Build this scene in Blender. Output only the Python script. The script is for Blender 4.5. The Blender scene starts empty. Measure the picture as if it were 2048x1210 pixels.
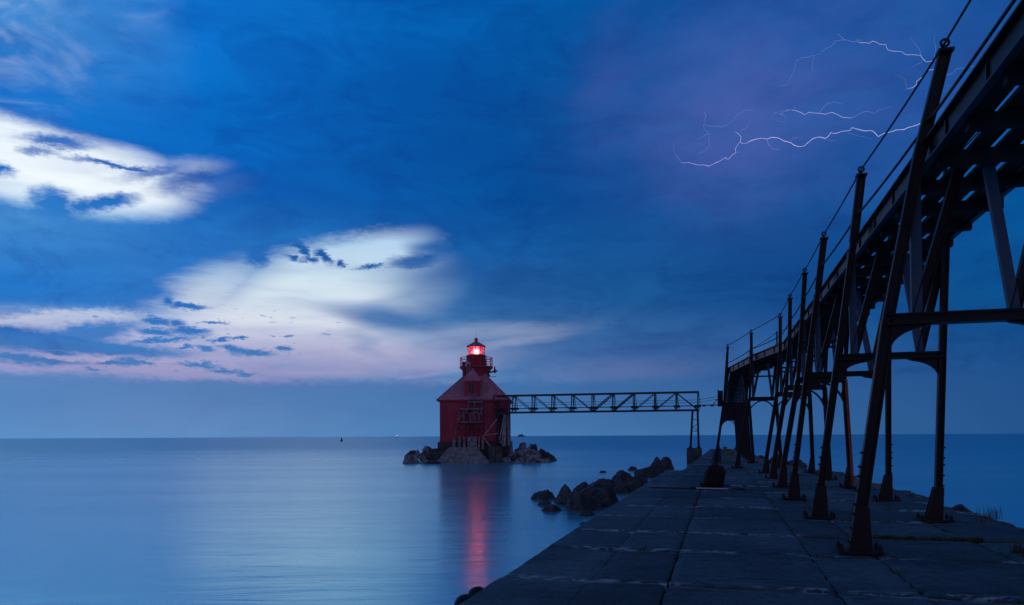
import bpy, math, random
from math import sin, cos, pi, radians, atan2, asin, sqrt, tan
from mathutils import Vector, Matrix, noise as mnoise

random.seed(7)
S = bpy.context.scene
COL = S.collection

# ------------------------------------------------------------------ camera
CAM_Z = 3.1                 # above the lake; the pier deck is at 1.5
DECK = 1.5
ROLL = radians(0.28)
TH = radians(15.54)         # heading of the pier
cam = bpy.data.cameras.new('camera'); camo = bpy.data.objects.new('camera', cam); COL.objects.link(camo)
cam.sensor_width = 36; cam.lens = 36 * 1500 / 2048; cam.shift_y = 267 / 2048
cam.clip_start = 0.1; cam.clip_end = 90000
camo.matrix_world = Matrix.Translation((0, 0, CAM_Z)) @ Matrix.Rotation(pi / 2, 4, 'X') @ Matrix.Rotation(-ROLL, 4, 'Z')
S.camera = camo
S.view_settings.view_transform = 'Standard'
S.view_settings.look = 'None'
S.view_settings.exposure = 0; S.view_settings.gamma = 1

def lin(c):
    return tuple(((v / 255) / 12.92 if v / 255 <= 0.04045 else (((v / 255) + 0.055) / 1.055) ** 2.4) for v in c)

def ray(px, py):            # direction seen at a pixel of the 2048 wide photograph
    dx, dy = px - 1024, 872 - py
    return Vector((dx * cos(ROLL) + dy * sin(ROLL), 1500, -dx * sin(ROLL) + dy * cos(ROLL)))
def at_y(px, py, Y):        # point at distance Y
    r = ray(px, py); return Vector((0, 0, CAM_Z)) + r * (Y / 1500)
def at_z(px, py, z):
    r = ray(px, py); return Vector((0, 0, CAM_Z)) + r * ((z - CAM_Z) / r.z)
N_ = Vector((cos(TH), -sin(TH), 0)); D_ = Vector((sin(TH), cos(TH), 0)); Z_ = Vector((0, 0, 1))
def W(s, t, z=0):           # pier coordinates: s across, t along, z above the pier deck
    return N_ * s + D_ * t + Vector((0, 0, z + DECK))

# ------------------------------------------------------------------ node helper
class NT:
    def __init__(self, tree):
        self.t = tree; tree.nodes.clear()
    def n(self, typ, **kw):
        x = self.t.nodes.new(typ)
        for k, v in kw.items(): setattr(x, k, v)
        return x
    def link(self, a, b): self.t.links.new(a, b)
    def put(self, sock, v):
        if isinstance(v, bpy.types.NodeSocket): self.link(v, sock)
        else: sock.default_value = v
    def math(self, op, a, b=0.0, c=None, clamp=False):
        x = self.n('ShaderNodeMath', operation=op, use_clamp=clamp)
        self.put(x.inputs[0], a); self.put(x.inputs[1], b)
        if c is not None: self.put(x.inputs[2], c)
        return x.outputs[0]
    def vec(self, op, a, b=None, scale=None):
        x = self.n('ShaderNodeVectorMath', operation=op)
        self.put(x.inputs[0], a)
        if b is not None: self.put(x.inputs[1], b)
        if scale is not None: self.put(x.inputs['Scale'], scale)
        return x.outputs['Value'] if op in ('LENGTH', 'DOT_PRODUCT') else x.outputs[0]
    def mix(self, f, a, b, mode='MIX'):
        x = self.n('ShaderNodeMix', data_type='RGBA', blend_type=mode)
        self.put(x.inputs[0], f)
        for s, v in ((x.inputs[6], a), (x.inputs[7], b)):
            if isinstance(v, bpy.types.NodeSocket): self.link(v, s)
            else: s.default_value = tuple(v) + ((1,) if len(v) == 3 else ())
        return x.outputs[2]
    def noise(self, vec, scale, detail=4, rough=0.55, dist=0.0, color=False):
        x = self.n('ShaderNodeTexNoise'); self.put(x.inputs['Vector'], vec)
        x.inputs['Scale'].default_value = scale; x.inputs['Detail'].default_value = detail
        x.inputs['Roughness'].default_value = rough; x.inputs['Distortion'].default_value = dist
        return x.outputs['Color'] if color else x.outputs['Fac']
    def mapr(self, v, a, b, c=0.0, d=1.0, smooth=True):
        x = self.n('ShaderNodeMapRange'); x.interpolation_type = 'SMOOTHSTEP' if smooth else 'LINEAR'
        self.put(x.inputs[0], v)
        for i, q in enumerate((a, b, c, d)): self.put(x.inputs[1 + i], q)
        return x.outputs[0]
    def mapping(self, v, loc=(0, 0, 0), rot=0.0, scale=(1, 1, 1), typ='POINT'):
        x = self.n('ShaderNodeMapping', vector_type=typ); self.put(x.inputs['Vector'], v)
        x.inputs['Location'].default_value = loc; x.inputs['Rotation'].default_value = (0, 0, rot); x.inputs['Scale'].default_value = scale
        return x.outputs[0]
    def ramp(self, f, stops):
        x = self.n('ShaderNodeValToRGB'); self.put(x.inputs[0], f)
        e = x.color_ramp.elements
        while len(e) < len(stops): e.new(0.5)
        for el, (p, c) in zip(e, sorted(stops)): el.position = p; el.color = tuple(c) + (1,)
        return x.outputs[0]

# ------------------------------------------------------------------ sky (world): stormy dusk sky painted in azimuth and elevation
world = bpy.data.worlds.new('World'); S.world = world; world.use_nodes = True
nt = NT(world.node_tree)
tc = nt.n('ShaderNodeTexCoord')
nrm = nt.vec('NORMALIZE', tc.outputs['Generated'])
sep = nt.n('ShaderNodeSeparateXYZ'); nt.link(nrm, sep.inputs[0])
azi = nt.math('ARCTAN2', sep.outputs[0], sep.outputs[1])
ele = nt.math('ARCSINE', sep.outputs[2])
U = nt.math('MULTIPLY', azi, 15.0); V = nt.math('MULTIPLY', ele, 15.0)
cmb = nt.n('ShaderNodeCombineXYZ'); nt.link(U, cmb.inputs[0]); nt.link(V, cmb.inputs[1])
P0 = cmb.outputs[0]
def sky(px, py):
    r = ray(px, py).normalized(); return (atan2(r.x, r.y) * 15, asin(r.z) * 15)
def warp(scale, amt, stretch, detail=5, rough=0.6):
    m = nt.mapping(P0, scale=stretch)
    c = nt.noise(m, scale, detail, rough, color=True)
    c = nt.vec('SUBTRACT', c, (0.5, 0.5, 0.5))
    c = nt.vec('MULTIPLY', c, (amt[0], amt[1], 0))
    return nt.vec('ADD', P0, c)
PS = warp(0.55, (1.0, 0.36), (0.6, 1.4, 1), 2)        # soft, large
PR = warp(3.0, (0.46, 0.26), (0.55, 1.5, 1), 5, 0.70)  # ragged cloud edges
PF = nt.vec('MULTIPLY', nt.vec('SUBTRACT', nt.noise(nt.mapping(P0, scale=(0.7, 1.5, 1)), 9.0, 3, 0.65, color=True), (0.5, 0.5, 0.5)), (0.26, 0.15, 0))
PR = nt.vec('ADD', PR, PF)
PG = nt.vec('ADD', nt.vec('MULTIPLY', P0, (0.5, 0.5, 0)), nt.vec('MULTIPLY', PR, (0.5, 0.5, 0)))
PW = warp(1.1, (1.4, 0.42), (0.4, 2.0, 1), 4, 0.62)     # wispy
def blob(px, py, a, b, rot=0.0, soft=0.5, w=1.0, src=None, after=None):
    """soft ellipse; a, b in photo pixels, rot in degrees (positive tilts the right end up)"""
    u, v = sky(px, py)
    k = 0.01
    src = PR if src is None else src
    if after is not None:   # evaluated one after the other, to keep the shader small in memory
        ad = nt.n('ShaderNodeVectorMath', operation='MULTIPLY_ADD'); nt.link(after, ad.inputs[0]); ad.inputs[1].default_value = (1e-7, 0, 0); nt.link(src, ad.inputs[2]); src = ad.outputs[0]
    m = nt.mapping(src, (u, v, 0), radians(rot), (a * k, b * k, 1), 'TEXTURE')
    d = nt.vec('LENGTH', m)
    return nt.mapr(d, 1 + soft, 1 - soft, 0.0, w)
def mx(lst):                # strongest of several blobs, built one after the other
    r = None
    for q in lst:
        q = blob(*q, after=r) if isinstance(q, tuple) else q
        r = q if r is None else nt.math('MAXIMUM', r, q)
    return r
# base cloud deck: vertical colour runs at six azimuths
cols = {
 0:    [(0, (70, 138, 212)), (100, (48, 122, 205)), (200, (14, 104, 196)), (300, (20, 105, 195)), (430, (64, 135, 208)), (560, (18, 105, 193)), (650, (36, 110, 190)), (740, (80, 125, 190)), (800, (74, 124, 188)), (872, (82, 140, 200))],
 400:  [(0, (8, 106, 200)), (200, (0, 98, 190)), (350, (0, 92, 184)), (450, (28, 106, 190)), (560, (34, 108, 190)), (680, (50, 115, 190)), (770, (76, 128, 188)), (872, (88, 148, 206))],
 800:  [(0, (0, 92, 180)), (200, (0, 82, 168)), (400, (0, 80, 164)), (490, (14, 92, 172)), (620, (50, 108, 175)), (720, (82, 130, 188)), (790, (78, 132, 190)), (872, (88, 148, 204))],
 1200: [(0, (0, 84, 166)), (200, (2, 76, 154)), (400, (0, 74, 152)), (600, (22, 86, 155)), (720, (58, 102, 168)), (800, (64, 112, 175)), (872, (78, 136, 192))],
 1600: [(0, (2, 82, 166)), (250, (24, 86, 165)), (420, (10, 76, 152)), (600, (12, 74, 146)), (750, (38, 90, 158)), (872, (58, 110, 172))],
 2048: [(0, (0, 80, 160)), (300, (0, 82, 162)), (600, (4, 82, 152)), (740, (26, 82, 150)), (872, (36, 86, 148))],
}
PB = warp(0.5, (1.6, 0.35), (0.5, 1.6, 1), 2)
sb = nt.n('ShaderNodeSeparateXYZ'); nt.link(PB, sb.inputs[0])
vf = nt.math('DIVIDE', sb.outputs[1], 24.0)
ZEN = lin((6, 46, 96))
prev = None; base = None
for px in sorted(cols):
    st = []
    g_ = {800: .97, 1200: .94, 1600: .92, 2048: .92}.get(px, 1.0)
    for py, c in cols[px]: st.append((max(0.0, sky(px, py)[1] / 24.0), lin((c[0] * .97, c[1] * (g_ + .02), c[2] * g_))))
    top = max(p for p, c in st)
    st.append((min(0.62, top + 0.16), ZEN)); st.append((1.0, lin((4, 34, 76))))
    r = nt.ramp(vf, st); u = sky(px, 700)[0]
    if base is None: base = r
    else: base = nt.mix(nt.mapr(sb.outputs[0], prev, u, smooth=False), base, r)
    prev = u
# long streaks and mottling in the cloud deck
mot = nt.noise(nt.mapping(P0, rot=radians(-14), scale=(0.35, 1.5, 1)), 0.8, 4, 0.6)
base = nt.mix(nt.mapr(mot, 0.38, 0.66, 0.0, 0.50), base, nt.mix(1.0, base, (1.7, 1.45, 1.25), 'MULTIPLY'))
mot2 = nt.noise(nt.mapping(P0, rot=radians(-20), scale=(0.5, 1.1, 1)), 1.05, 6, 0.66, 1.0)
base = nt.mix(nt.mapr(mot2, 0.42, 0.66, 0.0, 0.62), base, nt.mix(1.0, base, (0.5, 0.68, 0.8), 'MULTIPLY'))
# pale wisps, upper left
wis = nt.noise(nt.mapping(P0, rot=radians(-30), scale=(0.7, 1.6, 1)), 1.1, 5, 0.6, 0.8)
wism = mx([(0, 50, 70, 120, 0, 0.9, 1.0, PS), (140, 120, 170, 40, 40, 0.9, 0.5, PS), (10, 175, 70, 40, 0, 0.9, 0.7, PS)])
wis = nt.math('MULTIPLY', wism, nt.mapr(wis, 0.40, 0.74, 0.0, 0.60))
base = nt.mix(wis, base, lin((160, 185, 228)))
# bright gaps
brightcol = nt.ramp(nt.math('DIVIDE', nt.math('ADD', V, 0.0), 12.0), [
    (sky(300, 860)[1] / 12, lin((120, 150, 200))), (sky(300, 790)[1] / 12, lin((140, 145, 195))), (sky(300, 740)[1] / 12, lin((184, 166, 204))), (sky(400, 700)[1] / 12, lin((188, 182, 214))),
    (sky(500, 640)[1] / 12, lin((214, 222, 236))), (sky(600, 560)[1] / 12, lin((208, 228, 240))), (sky(700, 480)[1] / 12, lin((186, 218, 244))),
    (sky(200, 380)[1] / 12, lin((240, 250, 255))), (sky(150, 270)[1] / 12, lin((236, 247, 255)))])
G = [(60, 328, 235, 62, -6, 0.22, 1.0, PG), (0, 305, 150, 52, -12, 0.28, 1.0, PG), (230, 338, 120, 32, -6, 0.6, 0.95, PW), (360, 335, 60, 13, 10, 0.9, 0.35, PG), (260, 395, 130, 22, 14, 0.95, 0.14, PG),
     # centre gap
     (760, 502, 88, 34, 16, 0.55, 0.92, PS), (690, 520, 150, 40, 12, 0.5, 0.9), (620, 590, 215, 62, 14, 0.5, 1.0, PS), (560, 640, 240, 52, 8, 0.5, 1.0, PG), (420, 600, 95, 40, 30, 0.8, 0.8, PW),
     (660, 690, 200, 55, -4, 0.6, 0.8, PW), (780, 690, 125, 30, -12, 0.8, 0.60, PW), (900, 672, 130, 18, 4, 0.9, 0.32, PW), (780, 560, 90, 60, 0, 0.9, 0.5, PS),
     # pink band and the left bright strip
     (350, 690, 470, 50, 2, 0.5, 0.8), (150, 727, 420, 24, 0, 0.6, 0.62), (110, 648, 150, 22, 7, 0.4, 0.8), (285, 652, 90, 20, 12, 0.4, 0.7), (330, 745, 300, 12, -3, 0.6, 0.6),
     (0, 767, 60, 5, 0, 0.7, 0.5), (270, 761, 60, 5, 2, 0.7, 0.4), (700, 730, 260, 26, 4, 0.7, 0.6, PW), (1010, 668, 120, 14, 6, 0.9, 0.28, PW), (980, 698, 130, 14, 12, 0.9, 0.34, PW), (860, 745, 80, 8, 10, 0.8, 0.4, PW), (860, 768, 110, 8, 2, 0.7, 0.35), (1230, 742, 150, 22, 3, 0.9, 0.10, PW)]
bright = mx(G)
Dk = [(105, 410, 34, 26, 0, 0.3), (165, 412, 24, 13, 15, 0.4), (215, 404, 50, 12, 14, 0.35), (115, 284, 52, 10, 2, 0.45, 0.95), (75, 300, 26, 7, 5, 0.5, 0.8), (240, 332, 80, 5, -2, 0.5, 0.95),
      (310, 345, 50, 10, 18, 0.5, 0.8), (370, 362, 48, 15, 20, 0.6, 0.8), (0, 338, 18, 9, -10, 0.5),
      (515, 514, 22, 17, -15, 0.3, 0.95), (605, 497, 22, 8, -40, 0.4), (648, 513, 20, 8, -35, 0.4), (618, 516, 16, 6, 0, 0.4), (583, 514, 16, 4, -15, 0.5), (682, 527, 8, 6, 0, 0.5), (738, 533, 26, 4, 8, 0.5),
      (830, 522, 50, 15, 8, 0.4, 0.9), (870, 490, 40, 14, 0, 0.7, 0.8, PS), (770, 636, 95, 21, -8, 0.55, 0.9, PS), (860, 560, 90, 26, 0, 0.8, 0.55, PS), (735, 690, 45, 14, -35, 0.8, 0.35, PW), (560, 720, 170, 12, -4, 0.8, 0.22, PW),
      (372, 612, 32, 6, 0, 0.35), (340, 600, 12, 9, 0, 0.4), (312, 642, 24, 8, 0, 0.35), (352, 648, 16, 7, 0, 0.4), (378, 664, 38, 9, 0, 0.3), (310, 664, 34, 7, 0, 0.4), (320, 680, 55, 5, 6, 0.4), (440, 679, 18, 3, 5, 0.4), (478, 677, 14, 2.5, 8, 0.4), (425, 645, 22, 2.5, 2, 0.5),
      (470, 698, 30, 6, -4, 0.35), (505, 706, 38, 8, -3, 0.3), (410, 698, 20, 5, -12, 0.4), (568, 699, 17, 5, 2, 0.4), (395, 730, 36, 5, 3, 0.4), (447, 740, 27, 5, -2, 0.35), (490, 746, 22, 3, -4, 0.5), (370, 693, 16, 4, 8, 0.5),
      (95, 682, 120, 23, 0, 0.3), (200, 695, 150, 15, -2, 0.28), (180, 664, 85, 16, 10, 0.35, 0.95), (20, 668, 40, 14, 0, 0.4), (258, 724, 24, 8, 2, 0.3), (225, 727, 26, 4, 4, 0.4), (288, 724, 18, 4, -12, 0.4), (30, 716, 50, 9, -8, 0.45), (120, 706, 40, 5, 0, 0.5), (80, 724, 70, 5, 0, 0.5), (185, 740, 14, 3, 0, 0.5)]
small = nt.noise(nt.mapping(P0, scale=(0.9, 3.2, 1)), 3.2, 5, 0.6)
small = nt.math('MULTIPLY', nt.mapr(small, 0.60, 0.68), blob(330, 680, 330, 60, 4, 0.4, 0.8, P0))
Dk = [(a[0], a[1], a[2], a[3], a[4], min(1.0, a[5] + 0.22)) + tuple(a[6:]) for a in Dk]
dark = mx(Dk + [small])
streak = nt.noise(nt.mapping(PS, rot=radians(-8), scale=(0.3, 2.2, 1)), 1.0, 4, 0.6)
bright = nt.math('MULTIPLY', bright, nt.mapr(streak, 0.3, 0.62, 0.78, 1.0))
fac = nt.math('MULTIPLY', bright, nt.math('SUBTRACT', 1.0, dark))
base = nt.mix(nt.math('MULTIPLY', dark, 0.40), base, nt.mix(1.0, base, (0.35, 0.72, 0.88), 'MULTIPLY'))
col = nt.mix(fac, base, brightcol)
# low cloud bank over the horizon, with a ragged top
sr = nt.n('ShaderNodeSeparateXYZ'); nt.link(PR, sr.inputs[0])
bank = nt.mapr(sr.outputs[1], sky(500, 748)[1] , sky(500, 772)[1])
lowcol = nt.mix(nt.mapr(U, -9.0, 9.0, smooth=False), nt.ramp(nt.math('DIVIDE', V, 1.6), [(0, lin((84, 142, 198))), (0.35, lin((78, 132, 190))), (1.0, lin((72, 122, 184)))]), nt.ramp(nt.math('DIVIDE', V, 1.6), [(0, lin((36, 84, 140))), (1.0, lin((22, 76, 138)))]))
col = nt.mix(nt.math('MULTIPLY', bank, 0.85), col, lowcol)
# lightning-lit violet cloud, upper right
gl = nt.mapr(nt.noise(nt.mapping(P0, rot=radians(35), scale=(0.8, 1.6, 1)), 0.9, 4, 0.6), 0.25, 0.75, 0.45, 1.0)
col = nt.mix(nt.math('MULTIPLY', gl, blob(1455, 240, 120, 110, 0, 0.98, 0.55, PS)), col, lin((94, 102, 178)))
col = nt.mix(nt.math('MULTIPLY', gl, blob(1590, 170, 300, 170, 8, 0.98, 0.55, PS)), col, lin((66, 92, 170)))
col = nt.mix(nt.math('MULTIPLY', gl, blob(1215, 180, 42, 100, -14, 0.95, 0.40, PW)), col, lin((62, 86, 164)))
# a faint physical twilight on top
nish = nt.n('ShaderNodeTexSky', sky_type='NISHITA'); nish.sun_disc = False
nish.sun_elevation = radians(0.5); nish.sun_rotation = radians(-24)
col = nt.mix(1.0, col, nt.mix(1.0, nish.outputs[0], (0.002, 0.002, 0.002), 'MULTIPLY'), 'ADD')
# opposite the sunset: dull mauve afterglow low down, heavy cloud overhead
back = nt.mapr(sep.outputs[1], 0.45, -0.35)
eastc = nt.ramp(nt.math('DIVIDE', V, 24.0), [(0.0, (0.145, 0.125, 0.24)), (0.36, (0.12, 0.115, 0.23)), (0.56, (0.02, 0.05, 0.13)), (1.0, lin((4, 34, 76)))])
col = nt.mix(back, col, eastc)
bg = nt.n('ShaderNodeBackground'); nt.link(col, bg.inputs[0]); bg.inputs[1].default_value = 1.0
wo = nt.n('ShaderNodeOutputWorld'); nt.link(bg.outputs[0], wo.inputs[0])

# last glow of the sunset: a weak, wide sun low over the lake, left of the lighthouse
sun = bpy.data.lights.new('sun', 'SUN'); sun.energy = 0.02; sun.angle = radians(60); sun.color = (0.5, 0.7, 1.0)
suno = bpy.data.objects.new('sun', sun); COL.objects.link(suno)
sun.energy = 0.01
suno.rotation_euler = Vector((0.42, -0.9, -0.16)).to_track_quat('-Z', 'Y').to_euler()

# ------------------------------------------------------------------ materials
def mat(name, base, rough=0.6, base2=None, scale=3.0, bump=0.0, bscale=None, metal=0.0, emit=None, estr=0.0, stretch=(1, 1, 1), spec=0.5, thr=(0.35, 0.7)):
    m = bpy.data.materials.new(name); m.use_nodes = True
    q = NT(m.node_tree)
    b = q.n('ShaderNodeBsdfPrincipled'); o = q.n('ShaderNodeOutputMaterial'); q.link(b.outputs[0], o.inputs[0])
    c = q.n('ShaderNodeTexCoord'); g = q.n('ShaderNodeNewGeometry')
    pos = q.mapping(g.outputs['Position'], scale=stretch)
    if base2 is not None:
        f = q.mapr(q.noise(pos, scale, 6, 0.62), thr[0], thr[1])
        q.link(q.mix(f, base, base2), b.inputs['Base Color'])
    else: b.inputs['Base Color'].default_value = tuple(base) + (1,)
    b.inputs['Roughness'].default_value = rough; b.inputs['Metallic'].default_value = metal
    b.inputs['Specular IOR Level'].default_value = spec
    if bump:
        bn = q.n('ShaderNodeBump'); bn.inputs['Strength'].default_value = 1.0; bn.inputs['Distance'].default_value = bump
        q.link(q.noise(pos, bscale or scale * 4, 6, 0.65), bn.inputs['Height']); q.link(bn.outputs[0], b.inputs['Normal'])
    if emit is not None:
        b.inputs['Emission Color'].default_value = tuple(emit) + (1,); b.inputs['Emission Strength'].default_value = estr
    return m

M = {}
M['steel'] = mat('dark_painted_steel', (0.016, 0.018, 0.022), 0.42, (0.030, 0.025, 0.024), 5, 0.0015, 40, spec=0.28)
M['strut'] = mat('skylit_strut_paint', (0.05, 0.12, 0.19), 0.6, (0.08, 0.14, 0.20), 4, 0.002, 40)  # bluish skylight on the pale struts, put into their base colour
M['steel_rust'] = mat('rusted_steel', (0.019, 0.019, 0.022), 0.45, (0.042, 0.028, 0.025), 4, 0.002, 40, spec=0.28)
M['painted_lamplight'] = mat('painted_lamplight', (0.30, 0.07, 0.03), 0.8, (0.50, 0.13, 0.05), 5, 0.006, 40)  # orange lamp glow put into a surface colour
M['cable'] = mat('wire_rope', (0.02, 0.02, 0.022), 0.6)
M['plank'] = mat('weathered_plank', (0.022, 0.022, 0.024), 0.8, (0.05, 0.048, 0.046), 3, 0.004, 30)
M['bridge'] = mat('bridge_steel', (0.018, 0.02, 0.025), 0.55, (0.035, 0.035, 0.042), 3, 0.0)
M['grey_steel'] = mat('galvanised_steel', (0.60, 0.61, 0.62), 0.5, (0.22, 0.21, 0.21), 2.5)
M['old_timber'] = mat('old_timber', (0.13, 0.14, 0.15), 0.85, (0.36, 0.37, 0.38), 2.5)
M['red_wall'] = mat('red_painted_steel', (0.46, 0.030, 0.060), 0.55, (0.60, 0.060, 0.10), 0.9, 0.004, 25, stretch=(1, 1, 0.35))
M['red_roof'] = mat('faded_red_roof', (0.62, 0.24, 0.30), 0.5, (0.78, 0.54, 0.58), 2.2, 0.004, 25, thr=(0.5, 0.75))
M['red_dark'] = mat('dark_red_trim', (0.58, 0.06, 0.085), 0.5)
M['conc_dark'] = mat('wet_concrete', (0.055, 0.056, 0.056), 0.75, (0.12, 0.12, 0.115), 1.5, 0.02, 8)
M['conc_pale'] = mat('pale_concrete', (0.16, 0.17, 0.165), 0.85, (0.42, 0.42, 0.41), 2.6, 0.03, 7)
M['rock'] = mat('wet_dark_rock', (0.036, 0.037, 0.040), 0.6, (0.11, 0.11, 0.11), 3.5, 0.05, 9)
M['rock_pale'] = mat('grey_limestone_boulder', (0.10, 0.105, 0.11), 0.85, (0.48, 0.48, 0.48), 2.2, 0.08, 6)
M['yellow'] = mat('worn_yellow_paint', (0.24, 0.18, 0.06), 0.6, (0.14, 0.11, 0.05), 6)
M['rubber'] = mat('black_rubber', (0.012, 0.012, 0.013), 0.6)
M['black_cloth'] = mat('black_nylon', (0.008, 0.008, 0.009), 0.85, (0.022, 0.02, 0.02), 14, 0.012, 45)
M['aluminium'] = mat('bare_aluminium', (0.85, 0.86, 0.88), 0.3, metal=0.0)
M['brass'] = mat('dull_brass', (0.25, 0.18, 0.06), 0.5)
M['blue'] = mat('bright_blue_plastic', (0.02, 0.06, 0.55), 0.4)
M['window'] = mat('dark_window_pane', (0.01, 0.03, 0.035), 0.15)
M['grass'] = mat('coarse_grass', (0.06, 0.11, 0.02), 0.8, (0.14, 0.15, 0.05), 6)
M['lamp'] = mat('red_lamp', (0.9, 0.2, 0.1), 0.4, emit=(1.0, 0.15, 0.08), estr=170.0)
M['lens'] = mat('glowing_lens', (0.8, 0.3, 0.35), 0.3, emit=(1.0, 0.26, 0.36), estr=2.4)
M['ring'] = mat('glowing_prism_ring', (0.9, 0.2, 0.1), 0.4, emit=(1.0, 0.06, 0.04), estr=9.0)
M['bolt'] = mat('lightning', (0, 0, 0), 0.5, emit=(0.82, 0.68, 1.0), estr=1.15)
M['bolt_dim'] = mat('faint_lightning', (0, 0, 0), 0.5, emit=(0.30, 0.32, 0.70), estr=0.85)
M['beacon'] = mat('far_beacon_lamp', (1, 0.3, 0.3), 0.4, emit=(1.0, 0.25, 0.25), estr=2.2)
M['dark'] = mat('dark_hull', (0.02, 0.022, 0.028), 0.6)
M['ship'] = mat('far_ship_paint', (0.06, 0.09, 0.14), 0.6)

def glass_mat():
    m = bpy.data.materials.new('lantern_glass'); m.use_nodes = True; q = NT(m.node_tree)
    t = q.n('ShaderNodeBsdfTransparent'); g = q.n('ShaderNodeBsdfGlossy'); g.inputs['Roughness'].default_value = 0.05
    t.inputs[0].default_value = (1.0, 0.74, 0.82, 1)
    x = q.n('ShaderNodeMixShader'); x.inputs[0].default_value = 0.08; q.link(t.outputs[0], x.inputs[1]); q.link(g.outputs[0], x.inputs[2])
    o = q.n('ShaderNodeOutputMaterial'); q.link(x.outputs[0], o.inputs[0]); return m
M['glass'] = glass_mat()

def water_mat():
    m = bpy.data.materials.new('lake_water'); m.use_nodes = True; q = NT(m.node_tree)
    b = q.n('ShaderNodeBsdfPrincipled'); o = q.n('ShaderNodeOutputMaterial'); q.link(b.outputs[0], o.inputs[0])
    g = q.n('ShaderNodeNewGeometry')
    b.inputs['Base Color'].default_value = (0.19, 0.78, 0.86, 1); b.inputs['Metallic'].default_value = 0.66
    b.inputs['Roughness'].default_value = 0.16
    b.inputs['IOR'].default_value = 1.5
    n1 = q.noise(q.mapping(g.outputs['Position'], rot=radians(6), scale=(0.22, 0.9, 1)), 1.0, 5, 0.6, 0.5)
    n2 = q.noise(q.mapping(g.outputs['Position'], rot=radians(-5), scale=(0.03, 0.11, 1)), 1.0, 4, 0.5)
    bn = q.n('ShaderNodeBump'); bn.inputs['Strength'].default_value = 0.5; bn.inputs['Distance'].default_value = 0.07
    q.link(q.math('ADD', n1, q.math('MULTIPLY', n2, 2.0)), bn.inputs['Height']); q.link(bn.outputs[0], b.inputs['Normal'])
    dist = q.vec('LENGTH', g.outputs['Position'])   # open water away from the sheltered pier is rougher
    q.link(q.math('ADD', q.mapr(n2, 0.3, 0.7, 0.0, 0.06), q.mapr(dist, 30, 260, 0.18, 0.34)), b.inputs['Roughness'])
    return m
M['water'] = water_mat()

def pier_mat():
    m = bpy.data.materials.new('pier_concrete'); m.use_nodes = True; q = NT(m.node_tree)
    b = q.n('ShaderNodeBsdfPrincipled'); o = q.n('ShaderNodeOutputMaterial'); q.link(b.outputs[0], o.inputs[0])
    g = q.n('ShaderNodeNewGeometry'); P = g.outputs['Position']
    at = q.n('ShaderNodeAttribute', attribute_name='tone'); sp = q.n('ShaderNodeSeparateColor'); q.link(at.outputs['Color'], sp.inputs[0])
    big = q.noise(P, 0.55, 5, 0.6); fine = q.noise(P, 9, 6, 0.7); grit = q.noise(P, 60, 3, 0.7)
    c = q.mix(q.mapr(big, 0.36, 0.64), (0.062, 0.118, 0.135), (0.125, 0.200, 0.220))
    c = q.mix(q.mapr(fine, 0.38, 0.66, 0.0, 0.75), c, q.mix(1.0, c, (0.42, 0.45, 0.48), 'MULTIPLY'))
    c = q.mix(q.mapr(grit, 0.45, 0.72, 0, 0.6), c, q.mix(1.0, c, (1.7, 1.7, 1.65), 'MULTIPLY'))
    tone = q.math('ADD', q.math('MULTIPLY', sp.outputs[0], 1.0), 0.5)
    tv = q.n('ShaderNodeCombineXYZ'); [q.link(tone, tv.inputs[i]) for i in range(3)]
    c = q.mix(1.0, c, tv.outputs[0], 'MULTIPLY')
    # pale spalled concrete beside joints, and thin stains
    ch = q.noise(q.mapping(P, rot=TH, scale=(1.1, 2.6, 1)), 3.2, 7, 0.75)
    spall = q.math('MULTIPLY', q.mapr(ch, 0.49, 0.55), q.mapr(sp.outputs[1], 0.30, 0.80))
    zone = q.mapr(q.noise(P, 0.75, 3, 0.55), 0.40, 0.53)
    c = q.mix(q.math('MULTIPLY', q.math('MULTIPLY', spall, zone), 0.9), c, (0.46, 0.64, 0.68))
    cr = q.noise(q.mapping(P, rot=TH, scale=(0.5, 3.0, 1)), 1.6, 8, 0.7)
    c = q.mix(q.mapr(cr, 0.60, 0.63, 0, 0.85), c, (0.03, 0.03, 0.032))
    # warm lamplight painted in reddish on the broken right-hand edge
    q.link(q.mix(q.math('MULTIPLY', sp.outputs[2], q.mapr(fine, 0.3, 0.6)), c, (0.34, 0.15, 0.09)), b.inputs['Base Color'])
    b.inputs['Roughness'].default_value = 0.75; b.inputs['Specular IOR Level'].default_value = 0.35
    bn = q.n('ShaderNodeBump'); bn.inputs['Distance'].default_value = 0.012; bn.inputs['Strength'].default_value = 0.8
    q.link(q.math('ADD', q.math('ADD', fine, q.math('MULTIPLY', grit, 0.4)), q.math('MULTIPLY', ch, 0.8)), bn.inputs['Height']); q.link(bn.outputs[0], b.inputs['Normal'])
    return m
M['pier'] = pier_mat()
M['joint'] = mat('dirt_in_joints', (0.012, 0.013, 0.012), 0.95)

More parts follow.
